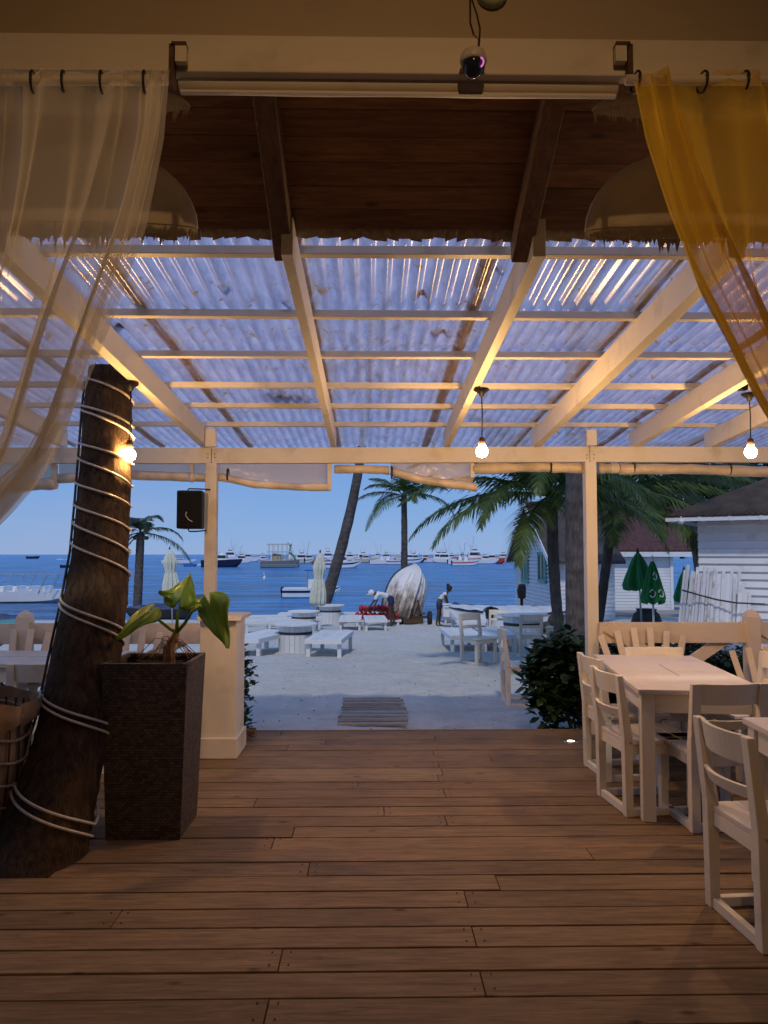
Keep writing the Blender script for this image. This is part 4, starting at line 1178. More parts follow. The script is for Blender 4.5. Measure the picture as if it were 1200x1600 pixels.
# ---- palms
def frond_mesh(az, el, L, droop, n=34, ll=.5, seed=0, wind=(0, 0), sag=.75, w=.034):
    n = int(n*1.5)
    random.seed(seed); rach = MB(); lv = MB(); pts = []
    p = Vector((0, 0, 0)); e = el; a = az; S = 14
    for i in range(S+1):
        pts.append(p.copy())
        d = Vector((math.cos(a)*math.cos(e), math.sin(a)*math.cos(e), math.sin(e)))
        p = p + d*(L/S); e -= droop/S*(0.5+1.0*i/S); p += Vector((wind[0], wind[1], 0))*(L/S)*(i/S)
    rach.tube(pts, [.028*L/3*(1-.85*i/S)+.003 for i in range(S+1)], 5)
    for i in range(n):
        t = .14+.86*i/(n-1); f = t*S; k = min(int(f), S-1); f -= k
        c = pts[k].lerp(pts[k+1], f); d = (pts[k+1]-pts[k]).normalized()
        side = d.cross(Vector((0, 0, 1)))
        if side.length < .05: side = Vector((math.sin(a), -math.cos(a), 0))
        side.normalize(); up = side.cross(d)
        l = ll*(math.sin(math.pi*min(1, .16+.84*t)**.8)*.9+.18)*random.uniform(.85, 1.1)
        for s in (-1, 1):
            o_ = (side*s*random.uniform(.75, .95)+d*(.55+.5*t)+up*random.uniform(-.05, .25)).normalized()
            m1 = c+o_*l*.5+Vector((0, 0, -sag*l*.12)); q = o_+Vector((wind[0]*.5, wind[1]*.5, -sag*random.uniform(.7, 1.3)))
            m2 = m1+q.normalized()*l*.5
            ww = w*random.uniform(.8, 1.15); dd = d*ww
            lv.add([c-dd*.5, c+dd*.5, m1+dd*.6, m1-dd*.6, m2], [(0,1,2,3), (3,2,4)])
    return rach, lv
def palm(label, base, crown, r0, r1, fronds, mat='palm_leaf', bend=.0, name='palm_tree', coconuts=True, seed=0, trunk='palm_bark_grey', ll=.5, n=34, lean=None, skirt=True, FL=1.12):
    base, crown = Vector(base), Vector(crown)
    t = thing(name, label, 'palm tree', tuple(base)); P = []; RR = []
    for i in range(25):
        f = i/24; p = base.lerp(crown, f)
        if lean is not None: p += Vector(lean)*math.sin(f*math.pi)
        P.append(p); RR.append((r0+(r1-r0)*f)*(1+.05*(i % 2))+(.35*r0 if i == 0 else (.12*r0 if i == 1 else 0)))
    MB().tube(P, RR, 14, True, .03).build('trunk', trunk, t, True, world=True)
    for j, fr in enumerate(fronds):
        az, el, L, dr = fr[:4]
        L *= FL
        rm, lm = frond_mesh(R(az), R(el), L, R(dr), n, ll, seed*50+j, *(fr[4:] if len(fr) > 4 else ()))
        # rachis and leaflets in one leaf mesh: two materials would split it, so the leaflets hang under the rachis
        fo = lm.build('frond', mat, t, False, fixn=False); fo.location = crown-base
        rm.build('rachis', mat, fo, True)
    if coconuts:
        for k in range(5):
            a = k*1.3+seed; MB().ball(crown-base+Vector((math.cos(a)*r1*1.6, math.sin(a)*r1*1.6, -r1*1.4)), r1*.55, 10, 7).build('coconut', 'coconut', t, True)
    return t
def ring_fronds(n, L, seed, els=(60, -20), dr=(60, 110), skip=None):
    random.seed(seed); out = []
    for k in range(n):
        az = k*137.5+random.uniform(-12, 12); f = k/n
        out.append((az, els[0]+(els[1]-els[0])*f+random.uniform(-8, 8), L*random.uniform(.85, 1.12), random.uniform(*dr)))
    return out
# centre palm behind the propped boat (azimuth 0 = right, 90 = away, 180 = left)
cpB = ground(627, 966); cpB = Vector((1.30, 32.6, terr(1.3, 32.6)))
cr = at(631, 775, 32.6)
palm('small coconut palm standing behind the propped up white boat', cpB, cr, .15, .12,
     [(178, 18, 2.15, 75), (150, 40, 1.9, 80), (232, -8, 2.8, 62), (205, 45, 1.6, 60), (100, 62, 1.7, 60), (20, 38, 1.9, 75), (5, 12, 2.3, 92), (330, 35, 2.0, 85), (60, 30, 2, 80), (275, 55, 1.4, 90), (290, 20, 1.3, 100), (350, 55, 1.7, 70), (130, 15, 2, 90)],
     ll=.62, n=38, seed=1, lean=(.06, 0, 0))
# slender leaning palm, crown above the canopy
b0 = ground(515, 962); c0 = at(566, 690, 31)
palm('slender leaning palm trunk curving up from the beach between the loungers', (b0.x, 31, terr(b0.x, 31)), (at(578, 560, 31).x, 31, at(578, 560, 31).z), .24, .13,
     ring_fronds(12, 3.2, 5), seed=2, lean=(.42, 0, 0), ll=.6)
# left wind-blown palm at the water
b0 = Vector((at(214, 945, 34).x, 34, -1.4)); c0 = at(220, 832, 34)
palm('windblown palm at the water left of the closed parasol', b0, c0, .19, .17,
     [(120, 70, 1.5, 150, (-.2, 0)), (200, 60, 1.3, 160, (-.2, 0)), (180, 30, 1.2, 140), (60, 78, 1.5, 150, (.15, 0)), (230, -10, 2.6, 70), (215, -30, 2.9, 40), (0, 25, 1.9, 100), (340, -5, 2.7, 60), (90, 60, 1.3, 150), (250, 60, 1.3, 160), (160, 80, 1.4, 170, (-.25, 0)), (300, 50, 1.2, 150), (195, -45, 2.6, 25)],
     'palm_leaf_dark', ll=.55, n=34, seed=3)
# thick near trunk, crown high above the canopy
b0 = ground(902, 1015)
palm('thick straight grey palm trunk next to the right post', (at(900, 1000, 10.5).x, 10.5, terr(2.8, 10.5)-.05), (at(896, 300, 10.5).x, 10.5, 6.4), .145, .12,
     ring_fronds(12, 3.0, 8), seed=4, ll=.6)
# palm with the big fronds
b1 = Vector((at(880, 990, 13).x, 13, terr(3.2, 13))); c1 = at(862, 775, 13)
palm('low coconut palm with arching fronds left of the thick trunk', b1, c1, .085, .10,
     [(185, 22, 2.0, 70), (172, 40, 1.9, 75), (205, 5, 1.9, 70), (225, 20, 1.7, 100), (240, -8, 1.6, 70), (215, 45, 1.8, 95), (160, 10, 2.0, 70), (250, 40, 1.5, 120), (270, 20, 1.4, 110), (300, 30, 1.6, 100), (320, 5, 1.7, 85), (20, 25, 1.8, 80), (45, 60, 1.8, 70), (90, 40, 1.8, 80), (120, 60, 1.8, 80), (340, 45, 1.8, 75), (195, 65, 1.6, 70)],
     ll=.62, n=50, seed=5, lean=(-.05, 0, 0), FL=1.38)
b1 = Vector((at(930, 960, 15.5).x, 15.5, terr(4.9, 15.5))); c1 = at(962, 768, 15.5)
palm('dark coconut palm with a long frond arching over the green parasols', b1, c1, .09, .10,
     [(350, 14, 2.4, 72), (345, 35, 2.6, 60), (10, 20, 2.8, 50), (0, 45, 2.4, 60), (25, 10, 2.6, 60), (200, 25, 1.9, 90), (230, 5, 1.5, 90), (250, -10, 1.5, 70), (280, 0, 1.6, 80), (300, -12, 1.9, 60), (320, -2, 2.1, 75), (60, 40, 2, 70), (120, 40, 2, 70), (170, 30, 2, 80), (215, 45, 1.8, 90), (335, -15, 1.7, 60)],
     ll=.75, n=54, seed=6, mat='palm_leaf', FL=1.3)
b1 = Vector((at(1105, 960, 21).x, 21, terr(8, 21))); c1 = at(1075, 752, 21)
palm('dark palm crown behind the white shed roof', b1, c1, .15, .13, [(a, e, 3.0, 75) for a, e in ((180, 25), (195, 5), (160, 15), (210, 35), (235, 10), (260, 30), (300, 20), (340, 15), (20, 30), (0, 5), (140, 40), (280, 5))],
     ll=.7, n=44, seed=7, mat='palm_leaf_dark')
def tree(label, x, y, h, rad, n, size, seed):
    z0 = terr(x, y); t = thing('broadleaf_tree', label, 'tree', (x, y, z0))
    MB().tube([(x, y, z0-.1), (x+.1, y, z0+h*.4), (x+.2, y, z0+h*.75)], [.25, .18, .1], 10).build('trunk', 'palm_bark_grey', t, True, world=True)
    for k in range(5):
        a = k*1.25; MB().tube([(x+.1, y, z0+h*.45), (x+rad[0]*.5*math.cos(a), y+rad[1]*.5*math.sin(a), z0+h*.8)], [.1, .03], 6).build('limb', 'palm_bark_grey', t, True, world=True)
    leafcloud('crown', 'tree_leaf', t, (x, y, z0+h*.75), rad, n, size, seed)
tree('dark broadleaf tree behind the red roofed building', 11.5, 33, 5.2, (3.6, 2.5, 2.0), 9000, .30, 61)
tree('dark broadleaf tree rising behind the white shed', 16.5, 33, 6.0, (4.0, 2.5, 2.6), 9000, .30, 62)
random.seed(77)

# ============================================================ BUILDINGS
# beach house with green windows
hs = thing('beach_house', 'white clapboard house with teal window frames at the water', 'house', (5.7, 27, -1.1))
HX = 5.75; ya, yb = 23.6, 30.4; yr = (ya+yb)/2; ze = 1.40; zr = 3.25; zb = -1.3
def gable_board(z0, z1, x, o):
    def ext(z):
        if z <= ze: return ya, yb
        f = (z-ze)/(zr-ze); return ya+(yr-ya)*f, yb-(yb-yr)*f
    a0, a1 = ext(z0), ext(z1)
    mb = MB(); th0, th1 = .085, .012
    mb.add([(x-th0, a0[0], z0), (x-th0, a0[1], z0), (x-th1, a1[1], z1), (x-th1, a1[0], z1), (x, a0[0], z0), (x, a0[1], z0), (x, a1[1], z1), (x, a1[0], z1)],
           [(0,1,2,3), (4,7,6,5), (0,4,5,1), (1,5,6,2), (2,6,7,3), (3,7,4,0)])
    return mb
core = MB(); core.prism([(ya+.01, zb), (yb-.01, zb), (yb-.01, ze), (yr, zr-.02), (ya+.01, ze)], 'x', HX, HX+1.75); wl_ = core.build('wall', 'siding_white', hs, world=True)
cb = MB(); z = zb
while z < zr-.15:
    g = gable_board(z, min(z+.13, zr-.01), HX, None); cb.add(g.v, g.f); z += .13
tag(cb.build('clapboards', 'siding_white', wl_, world=False), kind='stuff')
cb = MB(); z = zb
while z < ze-.1: cb.box((HX+.87, ya-.01, z+.065), (1.74, .03, .122), Matrix.Rotation(-.12, 3, 'X')); z += .13
tag(cb.build('clapboards', 'siding_white', wl_), kind='stuff')
for yw in (28.3, 25.4):
    fr = thing('x', 'x', 'x') if False else None
    zw0, zw1 = (.62, 1.42)
    zw0 = 1.5-40/1200*yw; zw1 = 1.5-1/1200*yw
    mb = MB()
    for (c_, s_) in (((HX-.10, yw-.5, (zw0+zw1)/2), (.06, .12, zw1-zw0+.16)), ((HX-.10, yw+.5, (zw0+zw1)/2), (.06, .12, zw1-zw0+.16)), ((HX-.10, yw, zw1+.05), (.06, 1.1, .10)), ((HX-.10, yw, zw0-.04), (.07, 1.1, .12)), ((HX-.10, yw, (zw0+zw1)/2), (.03, .05, zw1-zw0))): mb.box(c_, s_)
    w = mb.build('window_frame', 'window_green', hs, world=True)
    MB().box((HX-.088, yw, (zw0+zw1)/2), (.012, .9, zw1-zw0)).build('pane', 'window_dark', w)
    MB().box((HX-.098, yw+.15, (zw0+zw1)/2), (.008, .16, zw1-zw0)).build('curtain', 'curtain_cloth', w)
mb = MB()
for (y0_, z0_, y1_, z1_) in ((ya-.45, ze-.25*.9, yr, zr), (yb+.45, ze-.25*.9, yr, zr)):
    mb.add([(HX-.35, y0_, z0_+.03), (HX+1.95, y0_, z0_+.03), (HX+1.95, y1_, z1_+.03), (HX-.35, y1_, z1_+.03), (HX-.35, y0_, z0_+.12), (HX+1.95, y0_, z0_+.12), (HX+1.95, y1_, z1_+.12), (HX-.35, y1_, z1_+.12)],
           [(0,1,2,3), (4,7,6,5), (0,4,5,1), (1,5,6,2), (2,6,7,3), (3,7,4,0)])
mb.build('roof', 'roof_brown', hs, world=True)
for (y0_, z0_, y1_, z1_) in ((ya-.45, ze-.22, yr, zr), (yb+.45, ze-.22, yr, zr)):
    MB().bar((HX-.37, y0_, z0_+.02), (HX-.37, y1_, z1_+.02), .03, .16).build('barge_board', 'siding_white', hs, world=True)
MB().box((HX-.03, ya-.02, (zb+ze)/2), (.12, .12, ze-zb)).build('corner_board', 'siding_white', hs, world=True)
MB().box((HX+.75, ya-.04, .15), (.8, .05, 1.9)).build('door', 'siding_white', hs, world=True)

# low building with red roof
lb = thing('low_outbuilding', 'low white building with dark red tiled roof behind the parasols', 'building', (9.2, 27, -.55))
LX0, LX1, LY = 7.3, 10.62, 27.0
MB().box(((LX0+LX1)/2, LY+2.0, .45), (LX1-LX0, 4, 2.1)).build('wall', 'siding_white', lb, world=True)
cb = MB(); z = -.6
while z < 1.35: cb.box(((LX0+LX1)/2, LY-.012, z+.055), (LX1-LX0, .022, .105), Matrix.Rotation(-.12, 3, 'X')); z += .11
tag(cb.build('clapboards', 'siding_white', lb, world=True), kind='stuff')
MB().box(((LX0+LX1)/2+.2, LY-.33, 1.50), (LX1-LX0+1.7, .04, .17)).build('fascia_board', 'siding_white', lb, world=True)
for x in (LX0+.05, LX1-.04): MB().box((x, LY-.05, .45), (.1, .05, 2.1)).build('corner_board', 'siding_white', lb, world=True)
mb = MB(); nx = 60; ny = 14
def rfn(u, v):
    x = LX0-.7+u*(LX1-LX0+2.2); y = LY-.36+v*3.4; return Vector((x, y, 1.58+v*1.75+.035*abs(math.sin(u*math.pi*30))+.03*(1-(v*ny) % 1.0)*.6))
mb.grid(rfn, 150, 28); tag(mb.build('roof_tiles', 'roof_red', lb, True, world=True, thick=.03), kind='stuff')
MB().add([(LX0-.65, LY+.02, 1.5), (LX1+1.4, LY+.02, 1.5), (LX1+1.4, LY+3, 3.25), (LX0-.65, LY+3, 3.25)], [(0,1,2,3)]).build('roof_lining', 'roof_brown', lb, world=True, thick=.03)
MB().box((9.3, 25.9, -.56), (4.2, 2.0, .22)).build('concrete_step', 'concrete', lb, world=True)

# white shed on the right
sx0, sy = at(1094, 900, 12.0).x, 12.0
sh = thing('white_shed', 'white weatherboard shed with overhanging dark roof at the right edge', 'shed', (sx0, sy, 0))
ztop_ = at(1094, 806, 12.0).z
MB().box((sx0+2.0, sy+1.6, (ztop_-.35)/2), (3.98, 3.16, ztop_+.35)).build('wall', 'siding_white', sh, world=True)
z = -.30; k = 0
while z < ztop_-.02:
    h = .118+random.uniform(-.006, .006)
    mb = MB(); x0_ = sx0-.01; 
    for xa, xb in ((x0_, sx0+1.02), (sx0+1.06, sx0+4)):
        mb = MB(); h_ = min(h, ztop_-z)
        mb.add([(xa, sy-.040, z+.004), (xb, sy-.040, z+.004), (xb, sy-.006, z+h_), (xa, sy-.006, z+h_), (xa, sy+.002, z), (xb, sy+.002, z), (xb, sy+.002, z+h_), (xa, sy+.002, z+h_)],
           [(0,1,2,3), (4,7,6,5), (0,4,5,1), (1,5,6,2), (2,6,7,3), (3,7,4,0)])
        mb.build('board', 'siding_white', sh, world=True)
    z += h; k += 1
cb = MB(); z = -.30
while z < ztop_-.05: cb.box((sx0-.012, sy+1.6, z+.06), (.022, 3.2, .112), Matrix.Rotation(.12, 3, 'Y')); z += .118
tag(cb.build('side_boards', 'siding_white', sh, world=True), kind='stuff')
MB().box((sx0+1.04, sy-.03, (ztop_-.3)/2), (.045, .03, ztop_+.3)).build('cover_strip', 'siding_white', sh, world=True)
# hip roof, corrugated
ex0, ey0 = sx0-.42, sy-.42; ez = at(1060, 806, ey0).z
apx = Vector((sx0+2.05, sy+1.6, ez+1.25))
def slope(p0, p1, apex, n, name):
    p0, p1 = Vector(p0), Vector(p1)
    nrm = (p1-p0).cross(apex-p0).normalized(); nrm = nrm if nrm.z > 0 else -nrm
    def fn(u, v):
        b_ = p0.lerp(p1, u); q = b_.lerp(apex, v); return q+nrm*(.016*math.cos(u*n*2*math.pi)*(1-v*.9))
    mb = MB(); mb.grid(fn, n*6, 8); mb.build(name, 'roof_brown', sh, True, world=True, thick=.008)
slope((ex0, ey0, ez), (ex0+5.0, ey0, ez), apx+Vector((.3, 0, 0)), 62, 'roof_sheet')
slope((ex0, ey0+4.0, ez), (ex0, ey0, ez), apx+Vector((.3, 0, 0)), 48, 'roof_sheet')
MB().box((ex0+2.5, ey0+.03, ez-.045), (5.0, .03, .06)).build('fascia_board', 'siding_white', sh, world=True)
MB().box((ex0+.03, ey0+2.0, ez-.045), (.03, 3.9, .06)).build('fascia_board', 'siding_white', sh, world=True)
for k in range(6): MB().box((ex0+.5+k*.42, sy-.21, ez-.04), (.045, .40, .07)).build('rafter_tail', 'siding_white', sh, world=True)
sh.rotation_euler = (0, 0, R(-33))
q = at(1065, 818, sy-.3)
scm = thing('security_camera', 'small white dome camera under the corner of the shed roof', 'security camera', (q.x, sy-.28, q.z+.02))
MB().lathe([(.001, .04), (.045, .04), (.05, .015), (.04, -.005), (.02, -.025), (.001, -.03)], n=16).build('housing', 'white_plastic', scm, True)
MB().tube([(0, 0, .03), (0, 0, .09)], .012, 6).build('mount', 'white_plastic', scm)

# bundle of white pickets leaning at the shed
pk = thing('picket_bundle', 'rolled bundle of weathered white pickets leaning on the shed', 'picket fence', (at(1112, 960, 11.2).x, 11.2, -.2))
for k in range(22):
    f = k/21; px0 = 1062+f*108; px1 = 1072+f*92+ (0 if f < .85 else 6)
    tp = 886+12*f+random.uniform(-5, 8)+(22*max(0, f-.8)/.2)
    yk = 11.3-.22*math.sin(f*math.pi)+random.uniform(-.015, .015)
    p0 = at(px0-4+random.uniform(-1, 1), 1005, yk); p1 = at(px1+random.uniform(-1.5, 1.5), tp, yk+.12)
    mb = MB(); w = random.uniform(.040, .056)
    mb.bar(p0, p1, w, .018, (0, -1, 0)); mb.build('picket', 'picket_white', pk, bevel=.003, world=True)
for k in range(14):
    f = k/13; p0 = at(1078+f*74, 1000, 11.45); p1 = at(1080+f*75, 896+random.uniform(-6, 12), 11.5)
    MB().bar(p0, p1, .05, .018, (0, -1, 0)).build('picket', 'picket_white', pk, world=True)
MB().tube([at(1066, 922, 11.2), at(1090, 929, 11.1), at(1120, 937, 11.03), at(1150, 942, 11.06), at(1195, 944, 11.3)], .012, 6).build('binding_wire', 'basket_wire', pk, True, world=True)
for k in range(7):
    p0 = at(1188+k*6, 1000, 11.6); p1 = at(1190+k*6-(k-3)*1.0, 925+random.uniform(-6, 8), 11.75)
    MB().bar(p0, p1, .045, .018, (0, -1, 0)).build('picket', 'picket_white', pk, world=True)

# ============================================================ PARASOLS
def closed_parasol(label, base, h, z0, r, mat, n=10, pole='steel', lean=0, name='closed_parasol', finial='dark_metal', stripes=False, seed=0, cone=False):
    random.seed(seed); t = thing(name, label, 'parasol', tuple(base)); t.rotation_euler = (0, lean, 0)
    MB().tube([(0, 0, -.05), (0, 0, h-.04)], .022, 8).build('pole', pole, t, True)
    def fn(u, v):
        a = u*2*math.pi; z = z0+(h-z0)*(1-v)
        pf = [(0, .02), (.06, .35), (.10, .52), (.30, .85), (.47, .62), (.5, .60), (.54, .72), (.75, 1.0), (.95, 1.08), (1, .95)]
        if cone: pf = [(0, .03), (.08, .22), (.3, .48), (.6, .78), (.9, 1.05), (1, 1.0)]
        for (v0, r0), (v1, r1) in zip(pf[:-1], pf[1:]):
            if v0 <= v <= v1: rr = r0+(r1-r0)*(v-v0)/(v1-v0)
        k = 1+.26*math.cos(a*n+.4*math.sin(v*6+seed))*min(1, v*5)
        zz = z - (.05*abs(math.sin(a*n/2)) if v > .97 else 0)
        return Vector((r*rr*k*math.cos(a), r*rr*k*math.sin(a), zz))
    MB().grid(fn, n*8, 30).build('canopy', mat, t, True, thick=.006)
    zb_ = z0+(h-z0)*.515
    if not cone: MB().lathe([(r*.70, zb_-.02), (r*.74, zb_), (r*.70, zb_+.02)], n=16, cap=False).build('tie_band', mat, t, True)
    MB().lathe([(.03, h-.05), (.035, h), (.018, h+.05), (.001, h+.09)], n=10).build('finial', finial, t, True)
    return t
g = ground(489, 968); yq = 27
g = Vector((at(488, 950, yq).x, yq, terr(-2, yq)))
zt1 = at(497, 862, yq).z-g.z; zl1 = at(497, 944, yq).z-g.z
closed_parasol('closed cream parasol among the white loungers in the middle of the beach', g+Vector((.15, 0, 0)), zt1, zl1, .22, 'canvas_cream', lean=R(2.5), seed=1)
g = Vector((at(270, 950, 28).x, 28, terr(-7, 28)))
closed_parasol('closed cream parasol left of the left post above the big leaf', g, at(263, 857, 28).z-g.z, at(270, 930, 28).z-g.z, .25, 'canvas_cream', lean=R(-3), seed=2)
g = Vector((at(1021, 970, 15).x, 15, terr(5.6, 15)))
gp = closed_parasol('green parasol with white print and white tip, closed, right of its neighbour', g, at(1020, 874, 15).z-g.z, at(1020, 940, 15).z-g.z, .19, 'canvas_green', cone=True, n=8, pole='white_plastic', finial='white_plastic', seed=3)
# white printed motif on the green cloth
def print_on(t, z0, h, r):
    pr = [(0, .03), (.08, .22), (.3, .48), (.6, .78), (.9, 1.05), (1, 1.0)]
    def rad(z):
        v = 1-(z-z0)/(h-z0)
        for (v0, r0), (v1, r1) in zip(pr[:-1], pr[1:]):
            if v0 <= v <= v1: return r*(r0+(r1-r0)*(v-v0)/(v1-v0))*1.27
        return r
    mb = MB()
    for a0, zc0 in ((-1.95, z0+.17), (-1.2, z0+.17), (-1.6, z0+.5)):
        for (q0, q1) in ((-2.6, .6), (1.2, 2.9)):      # broken ring with a bar: the blurred white emblem
            pts = []
            for k in range(9):
                q = q0+(q1-q0)*k/8; z = zc0+.07*math.sin(q); a = a0+.22*math.cos(q); pts.append((rad(z)*math.cos(a), rad(z)*math.sin(a), z))
            mb.tube(pts, .013, 4)
    mb.build('printed_emblem', 'white_plastic', t)
print_on(gp, at(1020, 940, 15).z-g.z, at(1020, 874, 15).z-g.z, .19)
g = Vector((at(1003, 960, 16.2).x, 16.2, terr(5.6, 16)))
gp = closed_parasol('green parasol with drooping folds and no visible tip behind the printed one', g, at(1000, 862, 16.2).z-g.z, at(1003, 919, 16.2).z-g.z, .27, 'canvas_green', cone=True, n=7, pole='steel', seed=5, lean=R(-2))
g = Vector((at(1070, 960, 18).x, 18, terr(7, 18)))
closed_parasol('green parasol half hidden behind the picket bundle', g, at(1068, 890, 18).z-g.z, at(1068, 938, 18).z-g.z, .2, 'canvas_green', cone=True, n=8, seed=6)

# ============================================================ LOUNGERS, SPOOL TABLES, BEACH CHAIRS
def make_lounger():
    t = thing('sun_lounger', 'lounger', 'sun lounger'); w, l, h = .34, .92, .34
    for k in range(7): MB().box((-w+.048+k*(2*w-.096)/6, 0, h), (.092, 2*l, .022)).build('slat', 'beach_white', t)
    for s in (-1, 1):
        MB().box((s*(w+.012), 0, h-.035), (.03, 2*l, .09)).build('side_rail', 'beach_white', t)
        for q in (-1, 1): MB().box((s*(w-.03), q*(l-.10), (h-.02)/2-.03), (.075, .075, h-.03+.06)).build('leg', 'beach_white', t)
    for q in (-1, 1): MB().box((0, q*(l+.012), h-.035), (2*w+.05, .028, .085)).build('end_rail', 'beach_white', t)
    return t
LG = Pool(make_lounger())
def lg(px, py, rz, label, s=1.0):
    g = ground(px, py); return LG.put((g.x, g.y+.8, g.z), R(rz), label, 'white wooden sun loungers on the beach', s)
lg(402, 1024, -18, 'white lounger nearest the cream pillar, left of the front spool table')
lg(513, 1026, -6, 'white lounger right of the front spool table, nearest in the left group')
lg(418, 990, -70, 'white lounger lying sideways behind the front left lounger')
lg(455, 985, -80, 'white lounger lying sideways left of the cream parasol')
lg(400, 981, -78, 'white lounger farthest left by the water edge')
lg(547, 984, 0, 'left one of the paired white loungers right of the parasol')
lg(586, 985, 2, 'right one of the paired white loungers below the red life jackets')
lg(572, 974, 84, 'white lounger lying sideways just below the red life jackets')
lg(470, 974, 88, 'white lounger lying sideways behind the parasol by the water')
lg(706, 973, 4, 'small white lounger under the white cooler box')
lg(744, 972, 6, 'white lounger in front of the covered dinghies')
lg(732, 986, 2, 'white lounger right of the woman, second row from the water')
lg(727, 1018, 2, 'wide white lounger in front of the leaning beach chair')
lg(782, 1017, -2, 'white lounger beside the round spool tables on the right')
lg(855, 990, 60, 'white lounger behind the beach chairs near the thick trunk')
def make_spool():
    t = thing('spool_table', 'table', 'table')
    MB().lathe([(.50, .60), (.52, .605), (.52, .64), (.50, .645), (.001, .645)], n=32).build('top', 'beach_white', t)
    n = 20
    for k in range(n):
        a = 2*math.pi*k/n; M = Matrix.Rotation(a, 3, 'Z')
        MB().box(M @ Vector((.37, 0, .29)), (.03, .112, .62), M).build('stave', 'beach_white', t)
    MB().lathe([(.392, .40), (.397, .41), (.397, .45), (.392, .46)], n=32, cap=False).build('hoop', 'basket_wire', t)
    MB().lathe([(.355, -.02), (.355, .6)], n=24, cap=False).build('core', 'beach_white', t)
    return t
SPT = Pool(make_spool())
def spt(px, py, label, s=1.0):
    g = ground(px, py); return SPT.put((g.x, g.y+.35*s, g.z), random.uniform(0, 6), label, 'round white cable spool tables on the beach', s)
spt(459, 1020, 'round white spool table in front, between two loungers', .92)
spt(473, 987, 'round white spool table under the closed cream parasol', .98)
spt(515, 975, 'tall white spool table round the foot of the leaning palm', 1.1)
spt(798, 980, 'round white spool table farthest back in the right group', 1.0)
spt(822, 1010, 'large round white spool table in the middle of the right group', 1.15)
spt(862, 986, 'round white spool table left of the thick trunk', .95)
lg(770, 994, 88, 'white lounger lying sideways in front of the farthest spool table')
lg(836, 976, 20, 'white lounger half hidden behind the beach chairs at right')
spt(770, 975, 'small round spool table next to the covered dinghies', .8)
# bits of weed and shell scattered over the sand
mb = MB(); random.seed(17)
for k in range(170):
    y = 7.2+random.random()**1.6*20; x = random.uniform(-.25, .28)*y; z = terr(x, y)+.05*noise.noise(Vector((x*1.1, y*1.1, 0)))+.034*noise.noise(Vector((x*3.1, y*3.1, 4)))+.012
    q = random.uniform(.004, .012); a = random.uniform(0, 3)
    mb.box((x, y, z), (q*2.2, q, q*.6), Matrix.Rotation(a, 3, 'Z'))
tag(mb.build('beach_litter', 'stone_dark'), 'dark bits of weed and twig scattered on the sand', 'litter', kind='stuff')
# pale blue round cafe table
g = ground(868, 1070); tcb = thing('round_table', 'small round pale blue table behind the dark green bush', 'table', (at(868, 1010, 8.7).x, 8.7, terr(2.1, 8.7)))
zz = at(868, 1011, 8.7).z-terr(2.1, 8.7)
MB().lathe([(.29, zz-.03), (.31, zz-.025), (.31, zz), (.001, zz)], n=32).build('top', 'tarp', tcb)
MB().lathe([(.05, .03), (.045, zz-.02)], n=12).build('column', 'beach_white', tcb, True)
MB().lathe([(.22, 0), (.22, .03), (.05, .05)], n=20).build('base', 'beach_white', tcb)
def beach_chair(px, py, rz, label, s=1.0, tilt=0):
    g = ground(px, py); o = CH.put((g.x, g.y, g.z-.02), R(rz), label, 'white wooden chairs standing in the sand', s)
    if tilt: o.rotation_euler = (R(tilt), 0, R(rz))
    return o
beach_chair(748, 1035, -150, 'white chair alone in the sand leaning beside the right loungers', 1.12)
beach_chair(820, 1098, -92, 'white chair nearest the deck edge, behind the dark green bush', 1.12)
beach_chair(826, 1025, 2, 'white chair with its back to the camera at the big spool table', 1.08)
beach_chair(800, 990, 0, 'white chair behind the big spool table facing the sea', 1.05)
beach_chair(846, 975, 100, 'white chair at the covered dinghy under the beach house window, farthest back', 1.05)
beach_chair(776, 1008, 160, 'white chair between the two groups of spool tables facing the deck', 1.05)
beach_chair(870, 1008, 70, 'white chair left of the thick palm trunk, side on', 1.05)

# ============================================================ BOATS
def hull(L, W, H, keel=.35, bow=.35, n=14, blunt=2.3):
    """bow at +X, waterline z=0"""
    mb = MB(); secs = []
    for i in range(n+1):
        t = i/n; x = -L/2+L*t
        w = W/2*(1-max(0, (t-.35)/.65)**blunt)*(.9+.1*min(1, t*4)); w = max(w, .01)
        zg = H*(1+bow*max(0, t-.3)**1.6); zk = -keel*H*(1-max(0, (t-.6)/.4)**2*1.0)+max(0, (t-.75)/.25)**2*H*.9
        xs = x + max(0, t-.7)*L*.0
        zc_ = zk+(zg-zk)*.35
        secs.append([(x, w, zg), (x, w*.86, zc_), (x, 0, zk), (x, -w*.86, zc_), (x, -w, zg)])
    vs = [p for s in secs for p in s]; fs = []
    for i in range(n):
        for k in range(4): a = i*5+k; fs.append((a, a+1, a+6, a+5))
    fs.append((0, 1, 2, 3, 4))
    mb.add(vs, fs)
    return mb, secs
def deck_of(secs, drop):
    mb = MB(); vs = []; fs = []
    for s in secs: vs += [(s[0][0], s[0][1]*.97, s[0][2]-drop), (s[4][0], s[4][1]*.97, s[4][2]-drop)]
    for i in range(len(secs)-1): fs.append((i*2, i*2+1, i*2+3, i*2+2))
    return mb.add(vs, fs)
def stripe_of(secs, f0, f1, out=1.01):
    mb = MB()
    for sd in (0, 4):
        vs = []; fs = []
        for s in secs:
            g_, c_ = Vector(s[sd]), Vector(s[1 if sd == 0 else 3])
            for f in (f0, f1):
                p = g_.lerp(c_, f); vs.append((p.x, p.y*out+(.006 if sd == 0 else -.006), p.z))
        for i in range(len(secs)-1): fs.append((i*2, i*2+1, i*2+3, i*2+2))
        mb.add(vs, fs)
    return mb
